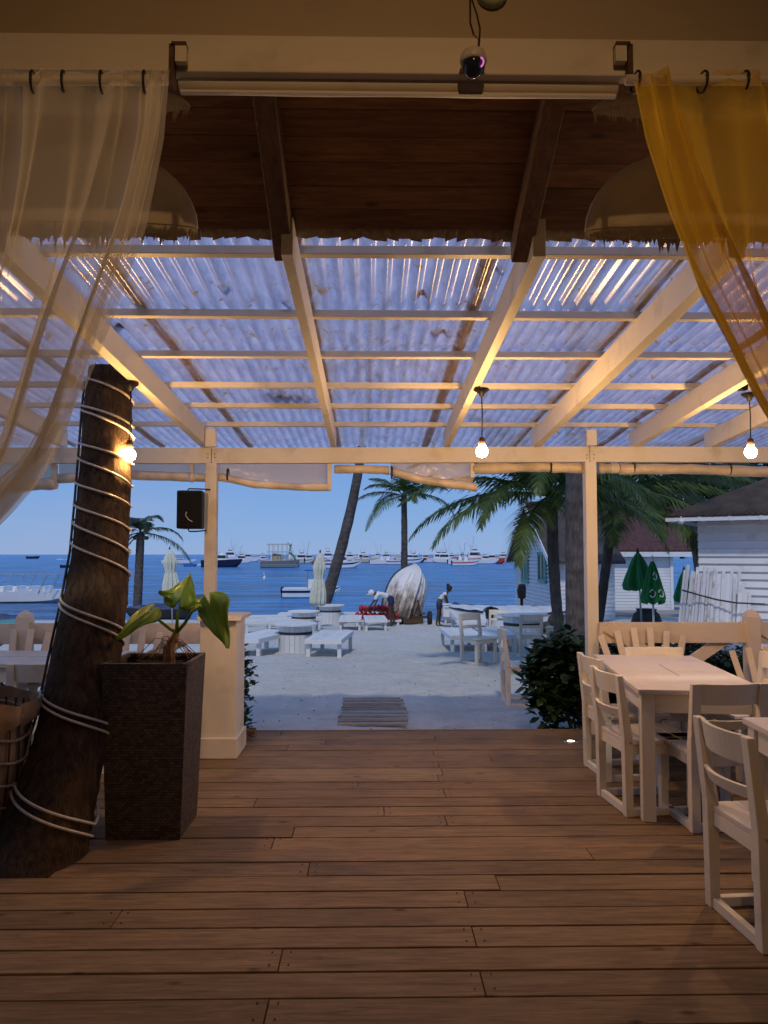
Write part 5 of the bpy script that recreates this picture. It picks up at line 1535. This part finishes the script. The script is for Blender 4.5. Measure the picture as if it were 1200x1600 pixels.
def outboard(parent, x, y, z, s=1.0, mat='black_plastic'):
    mb = MB(); mb.prism([(-.28*s, .0), (-.33*s, .35*s), (-.26*s, .62*s), (-.02*s, .66*s), (.04*s, .5*s), (.02*s, .0)], 'y', -.16*s, .16*s)
    mb.v = [v+Vector((x, y, z)) for v in mb.v]; m_ = mb.build('outboard_motor', mat, parent, bevel=.05*s)
    MB().box((x-.14*s, y, z-.3*s), (.12*s, .08*s, .65*s)).build('motor_leg', mat, m_)
def cabin(parent, L, W, z, x0, x1, h, mat='hull_white', name='cabin', rake=.5):
    w = W*.5*.72
    mb = MB(); mb.prism([(x0, z), (x1+h*rake, z), (x1, z+h), (x0+h*.1, z+h)], 'y', -w, w)
    c = mb.build(name, mat, parent, bevel=.03)
    for s in (-1, 1):
        MB().prism([(x0+.1*(x1-x0), z+h*.38), (x1+h*rake*.42, z+h*.38), (x1-h*.02, z+h*.82), (x0+.14*(x1-x0), z+h*.82)], 'y', s*w-.006*s, s*w+.012*s).build('side_window', 'boat_glass', c)
    MB().bar((x1+h*rake*.66, 0, z+h*.42), (x1+h*rake*.2, 0, z+h*.86), W*.6, .04, (1, 0, .6)).build('windscreen', 'boat_glass', c)
    return c
def hardtop(parent, x0, x1, W, z0, z1, mat='hull_white', pm='steel'):
    t_ = MB().box(((x0+x1)/2, 0, z1), (x1-x0, W*.72, .06)).build('hardtop', mat, parent, bevel=.02)
    for x in (x0+.12, x1-.12):
        for y in (-W*.32, W*.32): MB().tube([(x, y, z0), (x+.05, y, z1)], .022, 6).build('support_pole', pm, parent)
def antenna(parent, x, y, z0, z1, lean=-.15, r=.012):
    MB().tube([(x, y, z0), (x+lean*(z1-z0), y, z1)], [r, r*.4], 5).build('antenna', 'steel', parent)
def boat(kind, px, py, lpx, label, hm='hull_white', sm=None, flip=1, yaw=0, cm='hull_white', extra=None, cat='motorboat', name='motorboat'):
    p = onsea(px, py); L = lpx/1200*p.y; rz = (0 if flip > 0 else math.pi)+R(yaw)
    t = thing(name, label, cat, (p.x, p.y, SEA), rz, group='boats moored in the bay')
    W = L*.32; H = L*.115
    hb, secs = hull(L, W, H); h_ = hb.build('hull', hm, t, False)
    deck_of(secs, H*.12).build('boat_deck', 'hull_white', t)
    if sm: stripe_of(secs, .28, .52).build('stripe', sm, h_, thick=.01)
    z = H*.9
    if kind == 'fly':
        cabin(t, L, W, z, -.22*L, .14*L, .14*L); cabin(t, L*.8, W*.8, z+.14*L, -.12*L, .06*L, .055*L, name='flybridge')
        hardtop(t, -.14*L, .06*L, W*.9, z+.18*L, z+.27*L, cm); antenna(t, -.05*L, 0, z+.27*L, z+.42*L); antenna(t, -.08*L, W*.2, z+.15*L, z+.5*L, -.3)
        MB().tube([(.2*L, W*.3, z+.04*L), (.38*L, W*.18, z+.09*L), (.49*L, 0, z+.11*L)], .02, 5).build('bow_rail', 'steel', t)
    elif kind == 'cruiser':
        cabin(t, L, W, z, -.16*L, .10*L, .11*L); antenna(t, -.05*L, 0, z+.1*L, z+.3*L)
        MB().tube([(.1*L, W*.34, z), (.3*L, W*.28, z+.07*L), (.47*L, 0, z+.09*L)], .02, 5).build('bow_rail', 'steel', t)
        hardtop(t, -.28*L, -.06*L, W*.9, z, z+.15*L, cm)
    elif kind == 'console':
        MB().box((0, 0, z+.05*L), (.12*L, W*.3, .12*L)).build('console', 'hull_white', t, bevel=.02)
        MB().box((.055*L, 0, z+.13*L), (.02*L, W*.28, .05*L)).build('windscreen', 'boat_glass', t)
        hardtop(t, -.12*L, .10*L, W*.8, z, z+.22*L, cm)
        for s in (-1, 1): outboard(t, -.5*L, s*W*.16, z*.5, L*.12)
        antenna(t, -.02*L, 0, z+.22*L, z+.36*L)
    elif kind == 'open':
        MB().box((-.1*L, 0, z), (.06*L, W*.8, .03*L)).build('bench', 'hull_white', t)
        outboard(t, -.5*L, 0, z*.5, L*.14)
    elif kind == 'sail':
        cabin(t, L, W, z, -.12*L, .14*L, .06*L); MB().tube([(.08*L, 0, z), (.08*L, 0, z+L*.95)], [.04, .02], 6).build('mast', 'steel', t)
        MB().tube([(.08*L, 0, z+.12*L), (-.33*L, 0, z+.11*L)], .04, 6).build('boom', 'tan_canvas', t)
    elif kind == 'party':
        for s in (-1, 1): MB().box((0, s*W*.45, H*.3), (L*.96, W*.12, H*.5)).build('pontoon', 'hull_grey', t, bevel=.05)
        for zz, nm in ((.17, 'lower_roof'), (.30, 'upper_roof')):
            MB().box((-.02*L, 0, z+zz*L), (.62*L, W*.95, .02*L)).build(nm, 'hull_cream', t)
        for k in range(6):
            for s in (-1, 1): MB().tube([(-.3*L+k*.115*L, s*W*.42, z), (-.3*L+k*.115*L, s*W*.42, z+.30*L)], .03, 5).build('support_pole', 'tan_canvas', t)
        MB().box((-.1*L, 0, z+.07*L), (.22*L, W*.5, .12*L)).build('bar_cabin', 'tan_canvas', t)
        MB().tube([(.18*L, 0, z+.32*L), (.26*L, .1, z+.28*L), (.24*L, -.1, z+.16*L), (.34*L, 0, z+.1*L), (.40*L, 0, z+.02*L)], .022*L, 8).build('water_slide', 'hull_green', t, True)
        MB().tube([(-.31*L, W*.45, z+.06*L), (.31*L, W*.45, z+.06*L)], .02, 5).build('guard_rail', 'tan_canvas', t)
    if extra: extra(t, L, W, H, z)
    if kind != 'sail' and name != 'tour_boat': t.scale = (1.2, 1.2, 1.8)
    return t
def towers(t, L, W, H, z):
    for s in (-1, 1):
        MB().tube([(-.12*L, s*W*.3, z), (-.02*L, s*W*.12, z+.46*L)], .025, 5).build('tower_leg', 'steel', t)
        MB().tube([(-.1*L, s*W*.35, z+.1*L), (-.32*L, s*W*.6, z+.52*L)], [.02, .008], 5).build('outrigger', 'steel', t)
    MB().box((-.02*L, 0, z+.46*L), (.10*L, W*.34, .02*L)).build('tower_top', 'hull_white', t)
def people_dots(t, L, W, H, z): pass
boat('sail', 280, 881, 52, 'white sailboat with a bare mast behind the closed left parasol', name='sailboat', cat='sailboat')
boat('open', 298, 885, 17, 'small blue dinghy beside the white sailboat', 'hull_blue', name='dinghy', cat='dinghy')
boat('open', 313, 884, 14, 'low white skiff left of the left post', 'hull_white', name='dinghy', cat='dinghy')
boat('cruiser', 347, 886, 52, 'dark blue hulled speedboat just right of the left post', 'hull_navy')
boat('fly', 378, 880, 28, 'white sport fishing boat with a tall tower behind the dark speedboat', extra=towers)
boat('cruiser', 400, 876, 18, 'small dark hulled cruiser far out left of the party boat', 'hull_navy')
boat('fly', 411, 878, 20, 'small boat with red canopy next to the party boat', 'hull_white', 'hull_red', cm='hull_red')
boat('party', 438, 887, 50, 'two deck party boat with a dark green water slide', 'hull_grey', name='party_boat', cat='party boat')
boat('fly', 472, 880, 32, 'white double deck boat with a green stripe', 'hull_white', 'hull_green')
boat('fly', 513, 876, 28, 'white boat with red stripe behind the leaning palm', 'hull_white', 'hull_red', cm='hull_red')
boat('cruiser', 534, 888, 50, 'white cabin cruiser with a navy stripe right of the leaning palm', 'hull_white', 'hull_navy', flip=1)
boat('fly', 547, 876, 24, 'distant white yacht behind the navy striped cruiser')
boat('cruiser', 572, 879, 30, 'cream hulled cruiser left of the red striped boat', 'hull_cream')
boat('console', 606, 882, 33, 'white boat with slanting red stripes left of the centre palm', 'hull_white', 'hull_red', flip=-1)
boat('fly', 604, 875, 22, 'distant white yacht over the red striped boat')
boat('cruiser', 640, 880, 36, 'white sport cruiser right of the centre palm trunk', 'hull_white', 'hull_navy')
boat('open', 661, 878, 12, 'tiny white skiff in the gap between two big boats', name='dinghy', cat='dinghy')
boat('sail', 655, 873, 18, 'distant sailboat behind the sport cruiser', name='sailboat', cat='sailboat')
boat('fly', 686, 879, 32, 'big white flybridge yacht in the middle of the bay')
boat('fly', 706, 875, 20, 'small red hulled boat behind the flybridge yacht', 'hull_red')
boat('console', 728, 884, 36, 'white boat with twin motors and red marks, nearest in the right cluster', 'hull_white', 'hull_red', flip=1, extra=towers)
boat('fly', 742, 879, 40, 'large white tower boat with a red stripe in the right cluster', 'hull_white', 'hull_red', extra=towers)
boat('cruiser', 768, 881, 38, 'long low red hulled boat at the right end of the cluster', 'hull_red')
boat('cruiser', 776, 875, 20, 'distant white cruiser over the red boat')
boat('console', 801, 877, 20, 'small white sport boat next to the beach house roof')
boat('fly', 806, 871, 14, 'faint far white boat on the horizon at the beach house')
boat('open', 52, 873, 17, 'tiny dark skiff on the horizon at the far left', 'hull_navy', name='dinghy', cat='dinghy')
boat('open', 107, 887, 20, 'dark skiff left of the wrapped palm', 'hull_black', name='dinghy', cat='dinghy')
boat('fly', 590, 872, 16, 'faint white yacht on the horizon above the cream cruiser')
boat('fly', 722, 872, 16, 'faint white yacht on the horizon over the right cluster')
boat('open', 790, 879, 16, 'small orange red skiff behind the red boat', 'hull_red', name='dinghy', cat='dinghy')
boat('cruiser', 460, 875, 18, 'distant white cruiser between party boat and green striped boat')
boat('cruiser', 558, 872, 16, 'faint distant cruiser behind the navy striped cabin boat')
random.seed(91)
kinds = ['fly', 'cruiser', 'fly', 'console', 'cruiser']
looks = ['its bow hidden by a nearer boat', 'one of the smallest in the line', 'faint against the horizon', 'partly covered by its neighbour']
hcols = ['hull_white', 'hull_white', 'hull_white', 'hull_cream', 'hull_navy', 'hull_red']
where = ['right of the dark speedboat', 'left of the party boat', 'behind the party boat', 'right of the party boat', 'above the closed cream parasol', 'just left of the leaning palm', 'just right of the leaning palm', 'left of the centre palm crown', 'left of the centre palm trunk', 'touching the centre palm trunk', 'above the propped boat', 'right above the propped boat', 'above the woman', 'left of the tower boat', 'right of the tower boat', 'left of the beach house gable']
for k_, px in enumerate((362, 390, 428, 452, 486, 502, 528, 566, 596, 628, 648, 668, 694, 716, 756, 786)):
    hc = hcols[k_ % 6]
    boat(kinds[k_ % 5], px+random.uniform(-3, 3), random.uniform(874.5, 883), random.uniform(24, 36), 'far '+{'hull_white': 'white', 'hull_cream': 'cream', 'hull_navy': 'dark', 'hull_red': 'red'}[hc]+' boat near the horizon, '+where[k_], hc, flip=1 if k_ % 3 else -1, extra=towers if k_ % 4 == 0 else None)
# white speedboat with twin motors
def tt(t, L, W, H, z):
    MB().box((.22*L, 0, z+.03*L), (.22*L, W*.5, .03*L)).build('bow_cushion', 'tarp', t, bevel=.02)
    MB().tube([(.1*L, W*.42, z+.02*L), (.3*L, W*.36, z+.07*L), (.47*L, 0, z+.09*L)], .02, 5).build('bow_rail', 'steel', t)
boat('console', 487, 934, 74, 'white speedboat with black twin outboards near the cream parasol', 'hull_white', 'hull_navy', extra=tt, cm='hull_blue')
# tour boat with bare canopy frame at left
def frame(t, L, W, H, z):
    for k in range(6):
        x = -.30*L+k*.12*L
        for s in (-1, 1): MB().tube([(x, s*W*.4, z), (x+.1*L, s*W*.4, z+.19*L)], .022, 5).build('frame_pole', 'steel', t)
    for s in (-1, 0, 1): MB().tube([(-.28*L, s*W*.4, z+.19*L), (.42*L, s*W*.4, z+.19*L)], .022, 5).build('frame_rail', 'steel', t)
    for k in range(4): MB().box((-.2*L+k*.14*L, 0, z+.03*L), (.05*L, W*.7, .07*L)).build('bench', 'hull_white', t, bevel=.02)
boat('open', 40, 941, 150, 'long white tour boat with bare canopy frame at the far left', 'hull_white', extra=frame, name='tour_boat', cat='tour boat')
# dark covered boat near the left palm
def cover(t, L, W, H, z):
    MB().grid(lambda u, v: Vector(((-.5+.95*u)*L, (v-.5)*W*.95*(1-max(0, (u-.35)/.65)**2.2), z+.10*L*math.sin(math.pi*v)*(1-.5*u)+.01*math.sin(u*25))), 24, 12).build('tarpaulin', 'tarp_blue', t, True)
boat('open', 245, 968, 78, 'black hulled boat under a dark tarpaulin beside the left palm', 'hull_black', extra=cover, cat='boat', name='covered_boat', yaw=200)
boat('open', 292, 940, 46, 'grey rowing boat with its bow raised behind the big leaf', 'hull_grey', name='dinghy', cat='dinghy', yaw=15)
boat('open', 2, 985, 80, 'teal and white boat cropped at the far left above the railing', 'hull_teal', extra=cover, name='covered_boat', cat='boat')
# mooring buoy
p = onsea(413, 906); by = thing('mooring_buoy', 'small white buoy with a pin floating left of the speedboat', 'buoy', (p.x, p.y, SEA))
MB().lathe([(.001, -.1), (.14, 0), (.16, .2), (.1, .38), (.03, .45), (.001, .46)], n=12).build('float', 'hull_white', by, True)
MB().tube([(0, 0, .4), (-.08, 0, .9)], .03, 6).build('pin', 'hull_white', by)
p = onsea(98, 874)
mb = MB()
for k in range(16):
    x = random.uniform(-6, 6); mb.ball((p.x+x*.6, p.y+random.uniform(-2, 2), SEA), random.uniform(.3, .8), 8, 5, (1.6, .7, .3))
tag(mb.build('reef_surf', 'hull_white', smooth=True), 'white surf breaking on a reef far out at the left', 'surf', kind='stuff')

# propped up white boat on the beach
p = Vector((at(645, 975, 29.5).x, 29.5, terr(1.5, 29.5)))
hbm, secs = hull(2.45, 1.55, .62, keel=.62, bow=.22, n=24, blunt=2.7)
pb = thing('propped_boat', 'stained white boat propped upright on a trailer, hull towards the camera', 'boat', tuple(p))
xa_ = Vector((.30, .30, .90)).normalized(); za_ = Vector((-.42, .82, -.20)); za_ = (za_-xa_*za_.dot(xa_)).normalized(); ya_ = za_.cross(xa_)
M = Matrix.Translation((-.02, .35, 1.24)) @ Matrix((xa_, ya_, za_)).transposed().to_4x4()
def place(o): o.matrix_local = M
hb2 = MB(); hb2.v = hbm.v; hb2.f = hbm.f
simple('hull_stained', (0.62, 0.60, 0.58), .5, 0, 2.2, .35, .4)
m_, nt, b = newmat('hull_scuffed')
nn_ = nz(nt, coords(nt, (1, 2.5, 2.5)), 2.0, 6, .7)
sepn = N(nt, 'ShaderNodeSeparateXYZ'); nt.links.new(coords(nt), sepn.inputs[0])
sh_ = N(nt, 'ShaderNodeMath', operation='MULTIPLY_ADD'); sh_.inputs[1].default_value = -0.5; sh_.inputs[2].default_value = 0.35
nt.links.new(sepn.outputs[0], sh_.inputs[0])
low = ramp(nt, sh_.outputs[0], [(0.0, 0.0), (0.9, 0.9)])
addn = mix(nt, .55, nn_, low, 'ADD')
cc = ramp(nt, addn, [(.64, (.76, .74, .74)), (.80, (.42, .35, .29)), (.95, (.12, .09, .07))])
nt.links.new(cc, b.inputs['Base Color']); b.inputs['Roughness'].default_value = .55; bump(nt, b, nn_, .4, .02)
place(hb2.build('hull', 'hull_scuffed', pb, True))
rimb = MB()
for sd in (0, 4): rimb.tube([Vector(s[sd]) for s in secs], .045, 6)
place(rimb.build('rubbing_strake', 'hull_black', pb, True))
kb = MB(); kb.tube([Vector(s[2])+Vector((0, 0, -.02)) for s in secs], .05, 6)
for f in (.35, .62):
    for sd, cs in ((0, 1), (4, 3)): kb.tube([Vector(s[cs])*(1-f)+Vector(s[2])*f+Vector((0, 0, -.012)) for s in secs[:19]], .024, 5)
place(kb.build('keel', 'hull_scuffed', pb, True))
for sx in (-.72, .62):
    w = MB(); w.lathe([(.10, -.07), (.23, -.08), (.27, -.04), (.27, .04), (.23, .08), (.10, .07)], n=20); wo_ = w.build('wheel', 'tyre', pb, True); wo_.rotation_euler = (0, R(90), 0); wo_.location = (sx, -.35, .25)
    MB().lathe([(.001, -.05), (.12, -.05), (.12, .05), (.001, .05)], n=12).build('wheel_rim', 'rust_metal', wo_)
tf = MB(); tf.box((0, -.15, .28), (1.25, .08, .08)); tf.box((0, -.2, .42), (.9, .06, .06)); tf.bar((-.35, -.2, .1), (-.2, .1, .9), .06, .06); tf.bar((.35, -.2, .1), (.2, .1, .9), .06, .06); tf.box((0, -.25, .14), (.75, .3, .18))
tf.build('trailer_frame', 'rust_metal', pb)

# covered dinghies at right
def beach_boat(px, py, y, L, rz, label, covm='tarp', motor=True, hm='hull_white', sc=1.0, msc=.55):
    x = at(px, py, y).x; z = terr(x, y)
    t = thing('beached_dinghy', label, 'dinghy', (x, y, z+.22), R(rz), group='dinghies pulled up on the sand')
    W = L*.42; H = .45; hb, secs = hull(L, W, H, .4, .25); h_ = hb.build('hull', hm, t)
    stripe_of(secs, .0, .12, 1.02).build('gunwale', 'hull_navy', h_, thick=.02)
    if covm:
        random.seed(int(px))
        def fn(u, v):
            k = min(int(u*14), 13); f = u*14-k; a = secs[k]; b_ = secs[k+1]; w = (a[0][1]*(1-f)+b_[0][1]*f)*1.04; zg = a[0][2]*(1-f)+b_[0][2]*f
            return Vector((-L/2+L*u, (v*2-1)*w, zg+.02+.17*math.sin(math.pi*v)**.6*(1-.6*u)+.035*noise.noise(Vector((u*9, v*6, px)))))
        MB().grid(fn, 40, 20).build('cover', covm, t, True, thick=.01)
    else:
        for k in range(2): MB().box((-.2*L+k*.35*L, 0, H*.85), (.22, W*.85, .04)).build('bench', 'hull_white', t)
        deck_of(secs, .25).build('boat_floor', 'hull_white', t)
    if motor: outboard(t, -L/2-.02, 0, .28, msc)
    return t
beach_boat(765, 962, 23.5, 2.6, 155, 'covered dinghy with a black tilted motor at its right end', 'tarp')
beach_boat(838, 962, 22.5, 2.9, 20, 'wide covered dinghy in front of the beach house', 'tarp', True)
beach_boat(735, 948, 27.5, 2.4, 170, 'uncovered white dinghy behind the covered ones near the woman', None, False)
beach_boat(720, 962, 26.5, 1.8, 100, 'small dinghy with a dark blue cover next to the white cooler', 'tarp_blue', False)
# stand-alone outboard raised behind the dinghies
ob = thing('outboard_motor', 'large black outboard standing upright in front of the beach house wall', 'outboard motor', (at(815, 925, 24.5).x, 24.5, at(815, 950, 24.5).z))
outboard(ob, .1, 0, .3, .72)
mb = MB()
for k in range(9): mb.ball((at(868, 955, 21).x+random.uniform(-.3, .3), 21+random.uniform(-.2, .2), terr(5, 21)+.1+random.uniform(0, .45)), random.uniform(.13, .24), 9, 6)
tag(mb.build('rock_heap', 'stone_dark', smooth=True), 'heap of dark rocks at the foot of the thick palm', 'rock heap')
kt = thing('dark_pot', 'large dark round pot behind the green parasol pole', 'pot', (at(1010, 955, 17).x, 17, terr(6, 17)))
MB().lathe([(.16, 0), (.30, .15), (.33, .35), (.28, .52), (.20, .6), (.23, .64)], n=20, cap=False).build('pot', 'stone_dark', kt, True)
gt = ground(1045, 972); wtb = thing('upturned_dinghy', 'white upturned dinghy on the ground left of the picket bundle', 'dinghy', (at(1040, 970, 13.2).x, 13.2, terr(5, 13.2)))
MB().ball((0, 0, .12), .42, 20, 10, (1, .7, .45)).build('hull', 'white_plastic', wtb, True)

# ============================================================ PEOPLE AND THEIR THINGS
def skin(name, V, E_, mat, parent, sub=2, root=0):
    me = bpy.data.meshes.new(name); me.from_pydata([v[0] for v in V], E_, []); me.materials.append(MATS[mat])
    o = bpy.data.objects.new(name, me); COL.objects.link(o); o.parent = parent
    bm = bmesh.new(); bm.from_mesh(me); lay = bm.verts.layers.skin.verify(); bm.verts.ensure_lookup_table()
    for i, v in enumerate(bm.verts):
        r = V[i][1]; v[lay].radius = (r, r) if isinstance(r, (int, float)) else r
        v[lay].use_root = (i == root)
    bm.to_mesh(me); bm.free()
    md = o.modifiers.new('skin', 'SKIN'); md.use_smooth_shade = True
    ms = o.modifiers.new('sub', 'SUBSURF'); ms.levels = sub; ms.render_levels = sub
    return o
def person(label, loc, rz, J, cap=None, hair=None, longsleeve=False, scale=1.0):
    """J: joint dict in local metres, figure faces +X"""
    t = thing('person', label, 'person', loc, rz); t.scale = (scale,)*3
    V = []; E_ = []; idx = {}
    def a(n, p, r, link=None):
        idx[n] = len(V); V.append((tuple(p), r))
        if link is not None: E_.append((idx[link], idx[n]))
    a('pelvis', J['pelvis'], .115); a('waist', J['waist'], .105, 'pelvis'); a('chest', J['chest'], .125, 'waist'); a('neck0', J['neck0'], .06, 'chest')
    a('neck', J['neck'], .048, 'neck0'); a('jaw', J['jaw'], .072, 'neck'); a('head', J['head'], .095, 'jaw'); a('crown', J['crown'], .075, 'head')
    for s, sg in (('L', 1), ('R', -1)):
        def sd(p, w): return (p[0], p[1]+sg*w, p[2])
        a('sh'+s, sd(J['sh'], .17), .055, 'chest'); a('el'+s, sd(J['el'+s], .20), .040, 'sh'+s); a('wr'+s, sd(J['wr'+s], .16), .028, 'el'+s)
        w = Vector(sd(J['wr'+s], .16)); e = Vector(sd(J['el'+s], .20)); d = (w-e).normalized()
        a('palm'+s, w+d*.07, .032, 'wr'+s)
        for k, (off, ln) in enumerate(((-.027, .07), (-.009, .085), (.009, .08), (.027, .062))):
            b0 = w+d*.10+Vector((0, off, 0)); a(f'f{k}{s}', b0+d*ln*.5, .009, 'palm'+s); a(f'g{k}{s}', b0+d*ln+Vector((-.015, 0, 0)), .007, f'f{k}{s}')
        a('th'+s, w+d*.05+Vector((.035, 0, 0)), .010, 'palm'+s); a('tt'+s, w+d*.09+Vector((.05, 0, 0)), .008, 'th'+s)
        a('hip'+s, sd(J['pelvis'], .09), .10, 'pelvis'); a('kn'+s, sd(J['kn'+s], .10), .058, 'hip'+s); a('calf'+s, sd(tuple(Vector(J['kn'+s]).lerp(Vector(J['an'+s]), .3)), .10), .056, 'kn'+s)
        a('an'+s, sd(J['an'+s], .10), .036, 'calf'+s); an = Vector(sd(J['an'+s], .10)); a('ball'+s, an+Vector((.11, 0, -.05)), .035, 'an'+s); a('toe'+s, an+Vector((.18, 0, -.062)), .022, 'ball'+s)
    skin('body', V, E_, 'skin_dark', t)
    # shirt
    V = []; E_ = []; idx = {}
    a('waist', Vector(J['waist']).lerp(Vector(J['pelvis']), .45), .128); a('mid', J['waist'], .122, 'waist'); a('chest', J['chest'], .148, 'mid'); a('n', Vector(J['chest']).lerp(Vector(J['neck0']), .7), .085, 'chest')
    for s, sg in (('L', 1), ('R', -1)):
        sh_ = Vector((J['sh'][0], J['sh'][1]+sg*.17, J['sh'][2])); el = Vector((J['el'+s][0], J['el'+s][1]+sg*.20, J['el'+s][2]))
        a('s'+s, sh_, .075, 'chest'); a('e'+s, sh_.lerp(el, .95 if longsleeve else .35), .066 if not longsleeve else .055, 's'+s)
    skin('shirt', V, E_, 'cloth_white', t)
    V = []; E_ = []; idx = {}
    a('p', J['pelvis'], .135); a('w', Vector(J['waist']).lerp(Vector(J['pelvis']), .5), .125, 'p')
    for s, sg in (('L', 1), ('R', -1)):
        hp = Vector((J['pelvis'][0], sg*.09, J['pelvis'][2])); kn = Vector((J['kn'+s][0], sg*.10, J['kn'+s][2]))
        a('h'+s, hp, .12, 'p'); a('k'+s, hp.lerp(kn, .62), .092, 'h'+s)
    skin('shorts', V, E_, 'cloth_navy', t)
    hd = Vector(J['head']); up = (Vector(J['crown'])-Vector(J['jaw'])).normalized(); fw = Vector(J['face']).normalized()
    MB().ball(hd+fw*.10-up*.02, .02, 8, 6).build('nose', 'skin_dark', t, True)
    for s in (-1, 1):
        MB().ball(hd+fw*.082+Vector((0, s*.035, 0))+up*.015, .012, 8, 6).build('eye', 'cloth_white', t, True)
        MB().ball(hd+Vector((0, s*.098, 0)), .025, 8, 6, (1, .5, 1.2)).build('ear', 'skin_dark', t, True)
    MB().box(hd+fw*.088-up*.055, (.02, .05, .012)).build('mouth', 'red_vest', t)
    if cap:
        MB().ball(hd+up*.03-fw*.005, .118, 14, 10).build('cap', 'cloth_white', t, True)
        MB().ball(hd+up*.03+fw*.12, .075, 12, 6, (1, 1, .22)).build('cap_brim', 'cloth_white', t, True)
    if hair:
        MB().ball(hd+up*.03-fw*.025, .112, 14, 10).build('hair', 'hair_black', t, True)
        MB().ball(hd+up*.10-fw*.11, .06, 10, 8).build('hair_bun', 'hair_black', t, True)
    return t
Jm = dict(pelvis=(0, 0, .95), waist=(.16, 0, 1.08), chest=(.38, 0, 1.18), neck0=(.52, 0, 1.20), neck=(.58, 0, 1.19), jaw=(.66, 0, 1.14), head=(.70, 0, 1.17), crown=(.74, 0, 1.24), face=(.85, 0, -.5), sh=(.46, 0, 1.17),
          elL=(.60, 0, .93), wrL=(.74, 0, .74), elR=(.52, 0, .92), wrR=(.60, 0, .70), knL=(.04, 0, .52), anL=(-.02, 0, .08), knR=(-.02, 0, .52), anR=(-.14, 0, .08))
p = Vector((at(611, 976, 28).x, 28.0, 0)); p.z = terr(p.x, p.y)
person('person in white cap, white shirt and navy shorts bending over red life jackets', tuple(p), R(178), Jm, cap=True, longsleeve=True)
Jw = dict(pelvis=(0, 0, .90), waist=(.08, 0, 1.04), chest=(.21, 0, 1.20), neck0=(.30, 0, 1.30), neck=(.33, 0, 1.34), jaw=(.39, 0, 1.37), head=(.41, 0, 1.43), crown=(.42, 0, 1.49), face=(.8, 0, -.6), sh=(.24, 0, 1.26),
          elL=(.30, 0, 1.00), wrL=(.38, 0, .78), elR=(.26, 0, 1.02), wrR=(.36, 0, .80), knL=(.04, 0, .50), anL=(0, 0, .08), knR=(-.02, 0, .50), anR=(-.10, 0, .08))
p = Vector((at(686, 978, 27.5).x, 27.5, 0)); p.z = terr(p.x, p.y)
person('person with black hair bun, white top and navy shorts leaning over a white cooler', tuple(p), R(-8), Jw, hair=True, scale=.93)
p = Vector((at(698, 962, 27.2).x, 27.2, 0)); zt_ = at(698, 943, 27.2).z; zb_ = at(698, 964, 27.2).z
cl = thing('cooler_box', 'white cooler box standing on a small lounger beside the leaning person', 'cooler', (p.x, 27.2, zb_))
MB().box((0, 0, (zt_-zb_)*.42), (.27, .3, (zt_-zb_)*.84)).build('body', 'cooler_white', cl, bevel=.02)
MB().box((0, 0, (zt_-zb_)*.93), (.29, .32, (zt_-zb_)*.13)).build('lid', 'cooler_white', cl, bevel=.02)
MB().tube([(-.1, -.17, (zt_-zb_)*.7), (0, -.19, (zt_-zb_)*.74), (.1, -.17, (zt_-zb_)*.7)], .01, 5).build('handle', 'steel', cl)
random.seed(5); k = 0
desc = ['leftmost in the front row', 'second from the left in the front row', 'third from the left in the front row', 'fourth in the front row', 'rightmost in the front row, under the bending person',
        'leftmost on top', 'second on top', 'third on top', 'top right, being held']
for row, n in ((0, 5), (1, 4)):
    for i in range(n):
        px = 562+i*13.5+row*6; y = 28.6; x = at(px, 955, y).x; z = terr(x, y)+.12+row*.26+.22
        lj = thing('life_jacket', 'red life jacket in the pile, '+desc[k], 'life jacket', (x, y+random.uniform(-.05, .05), z), random.uniform(-.2, .2), 'red life jackets in a pile')
        for s in (-1, 1):
            MB().ball((s*.085, -.02, random.uniform(-.02, .03)), .11, 10, 7, (.85, 1, 1.25)).build('foam_panel', 'red_vest', lj, True)
        MB().box((0, -.13, 0), (.30, .02, .035), Matrix.Rotation(random.uniform(-.4, .4), 3, 'Y')).build('strap', 'strap', lj)
        k += 1
bx = thing('low_bench', 'white plank bench under the pile of red life jackets', 'bench', (at(590, 965, 28.6).x, 28.6, terr(0, 28.6)))
MB().box((0, 0, .17), (1.75, .5, .06)).build('seat', 'beach_white', bx)
for s in (-1, 1): MB().box((s*.75, 0, .07), (.08, .45, .14)).build('leg', 'beach_white', bx)
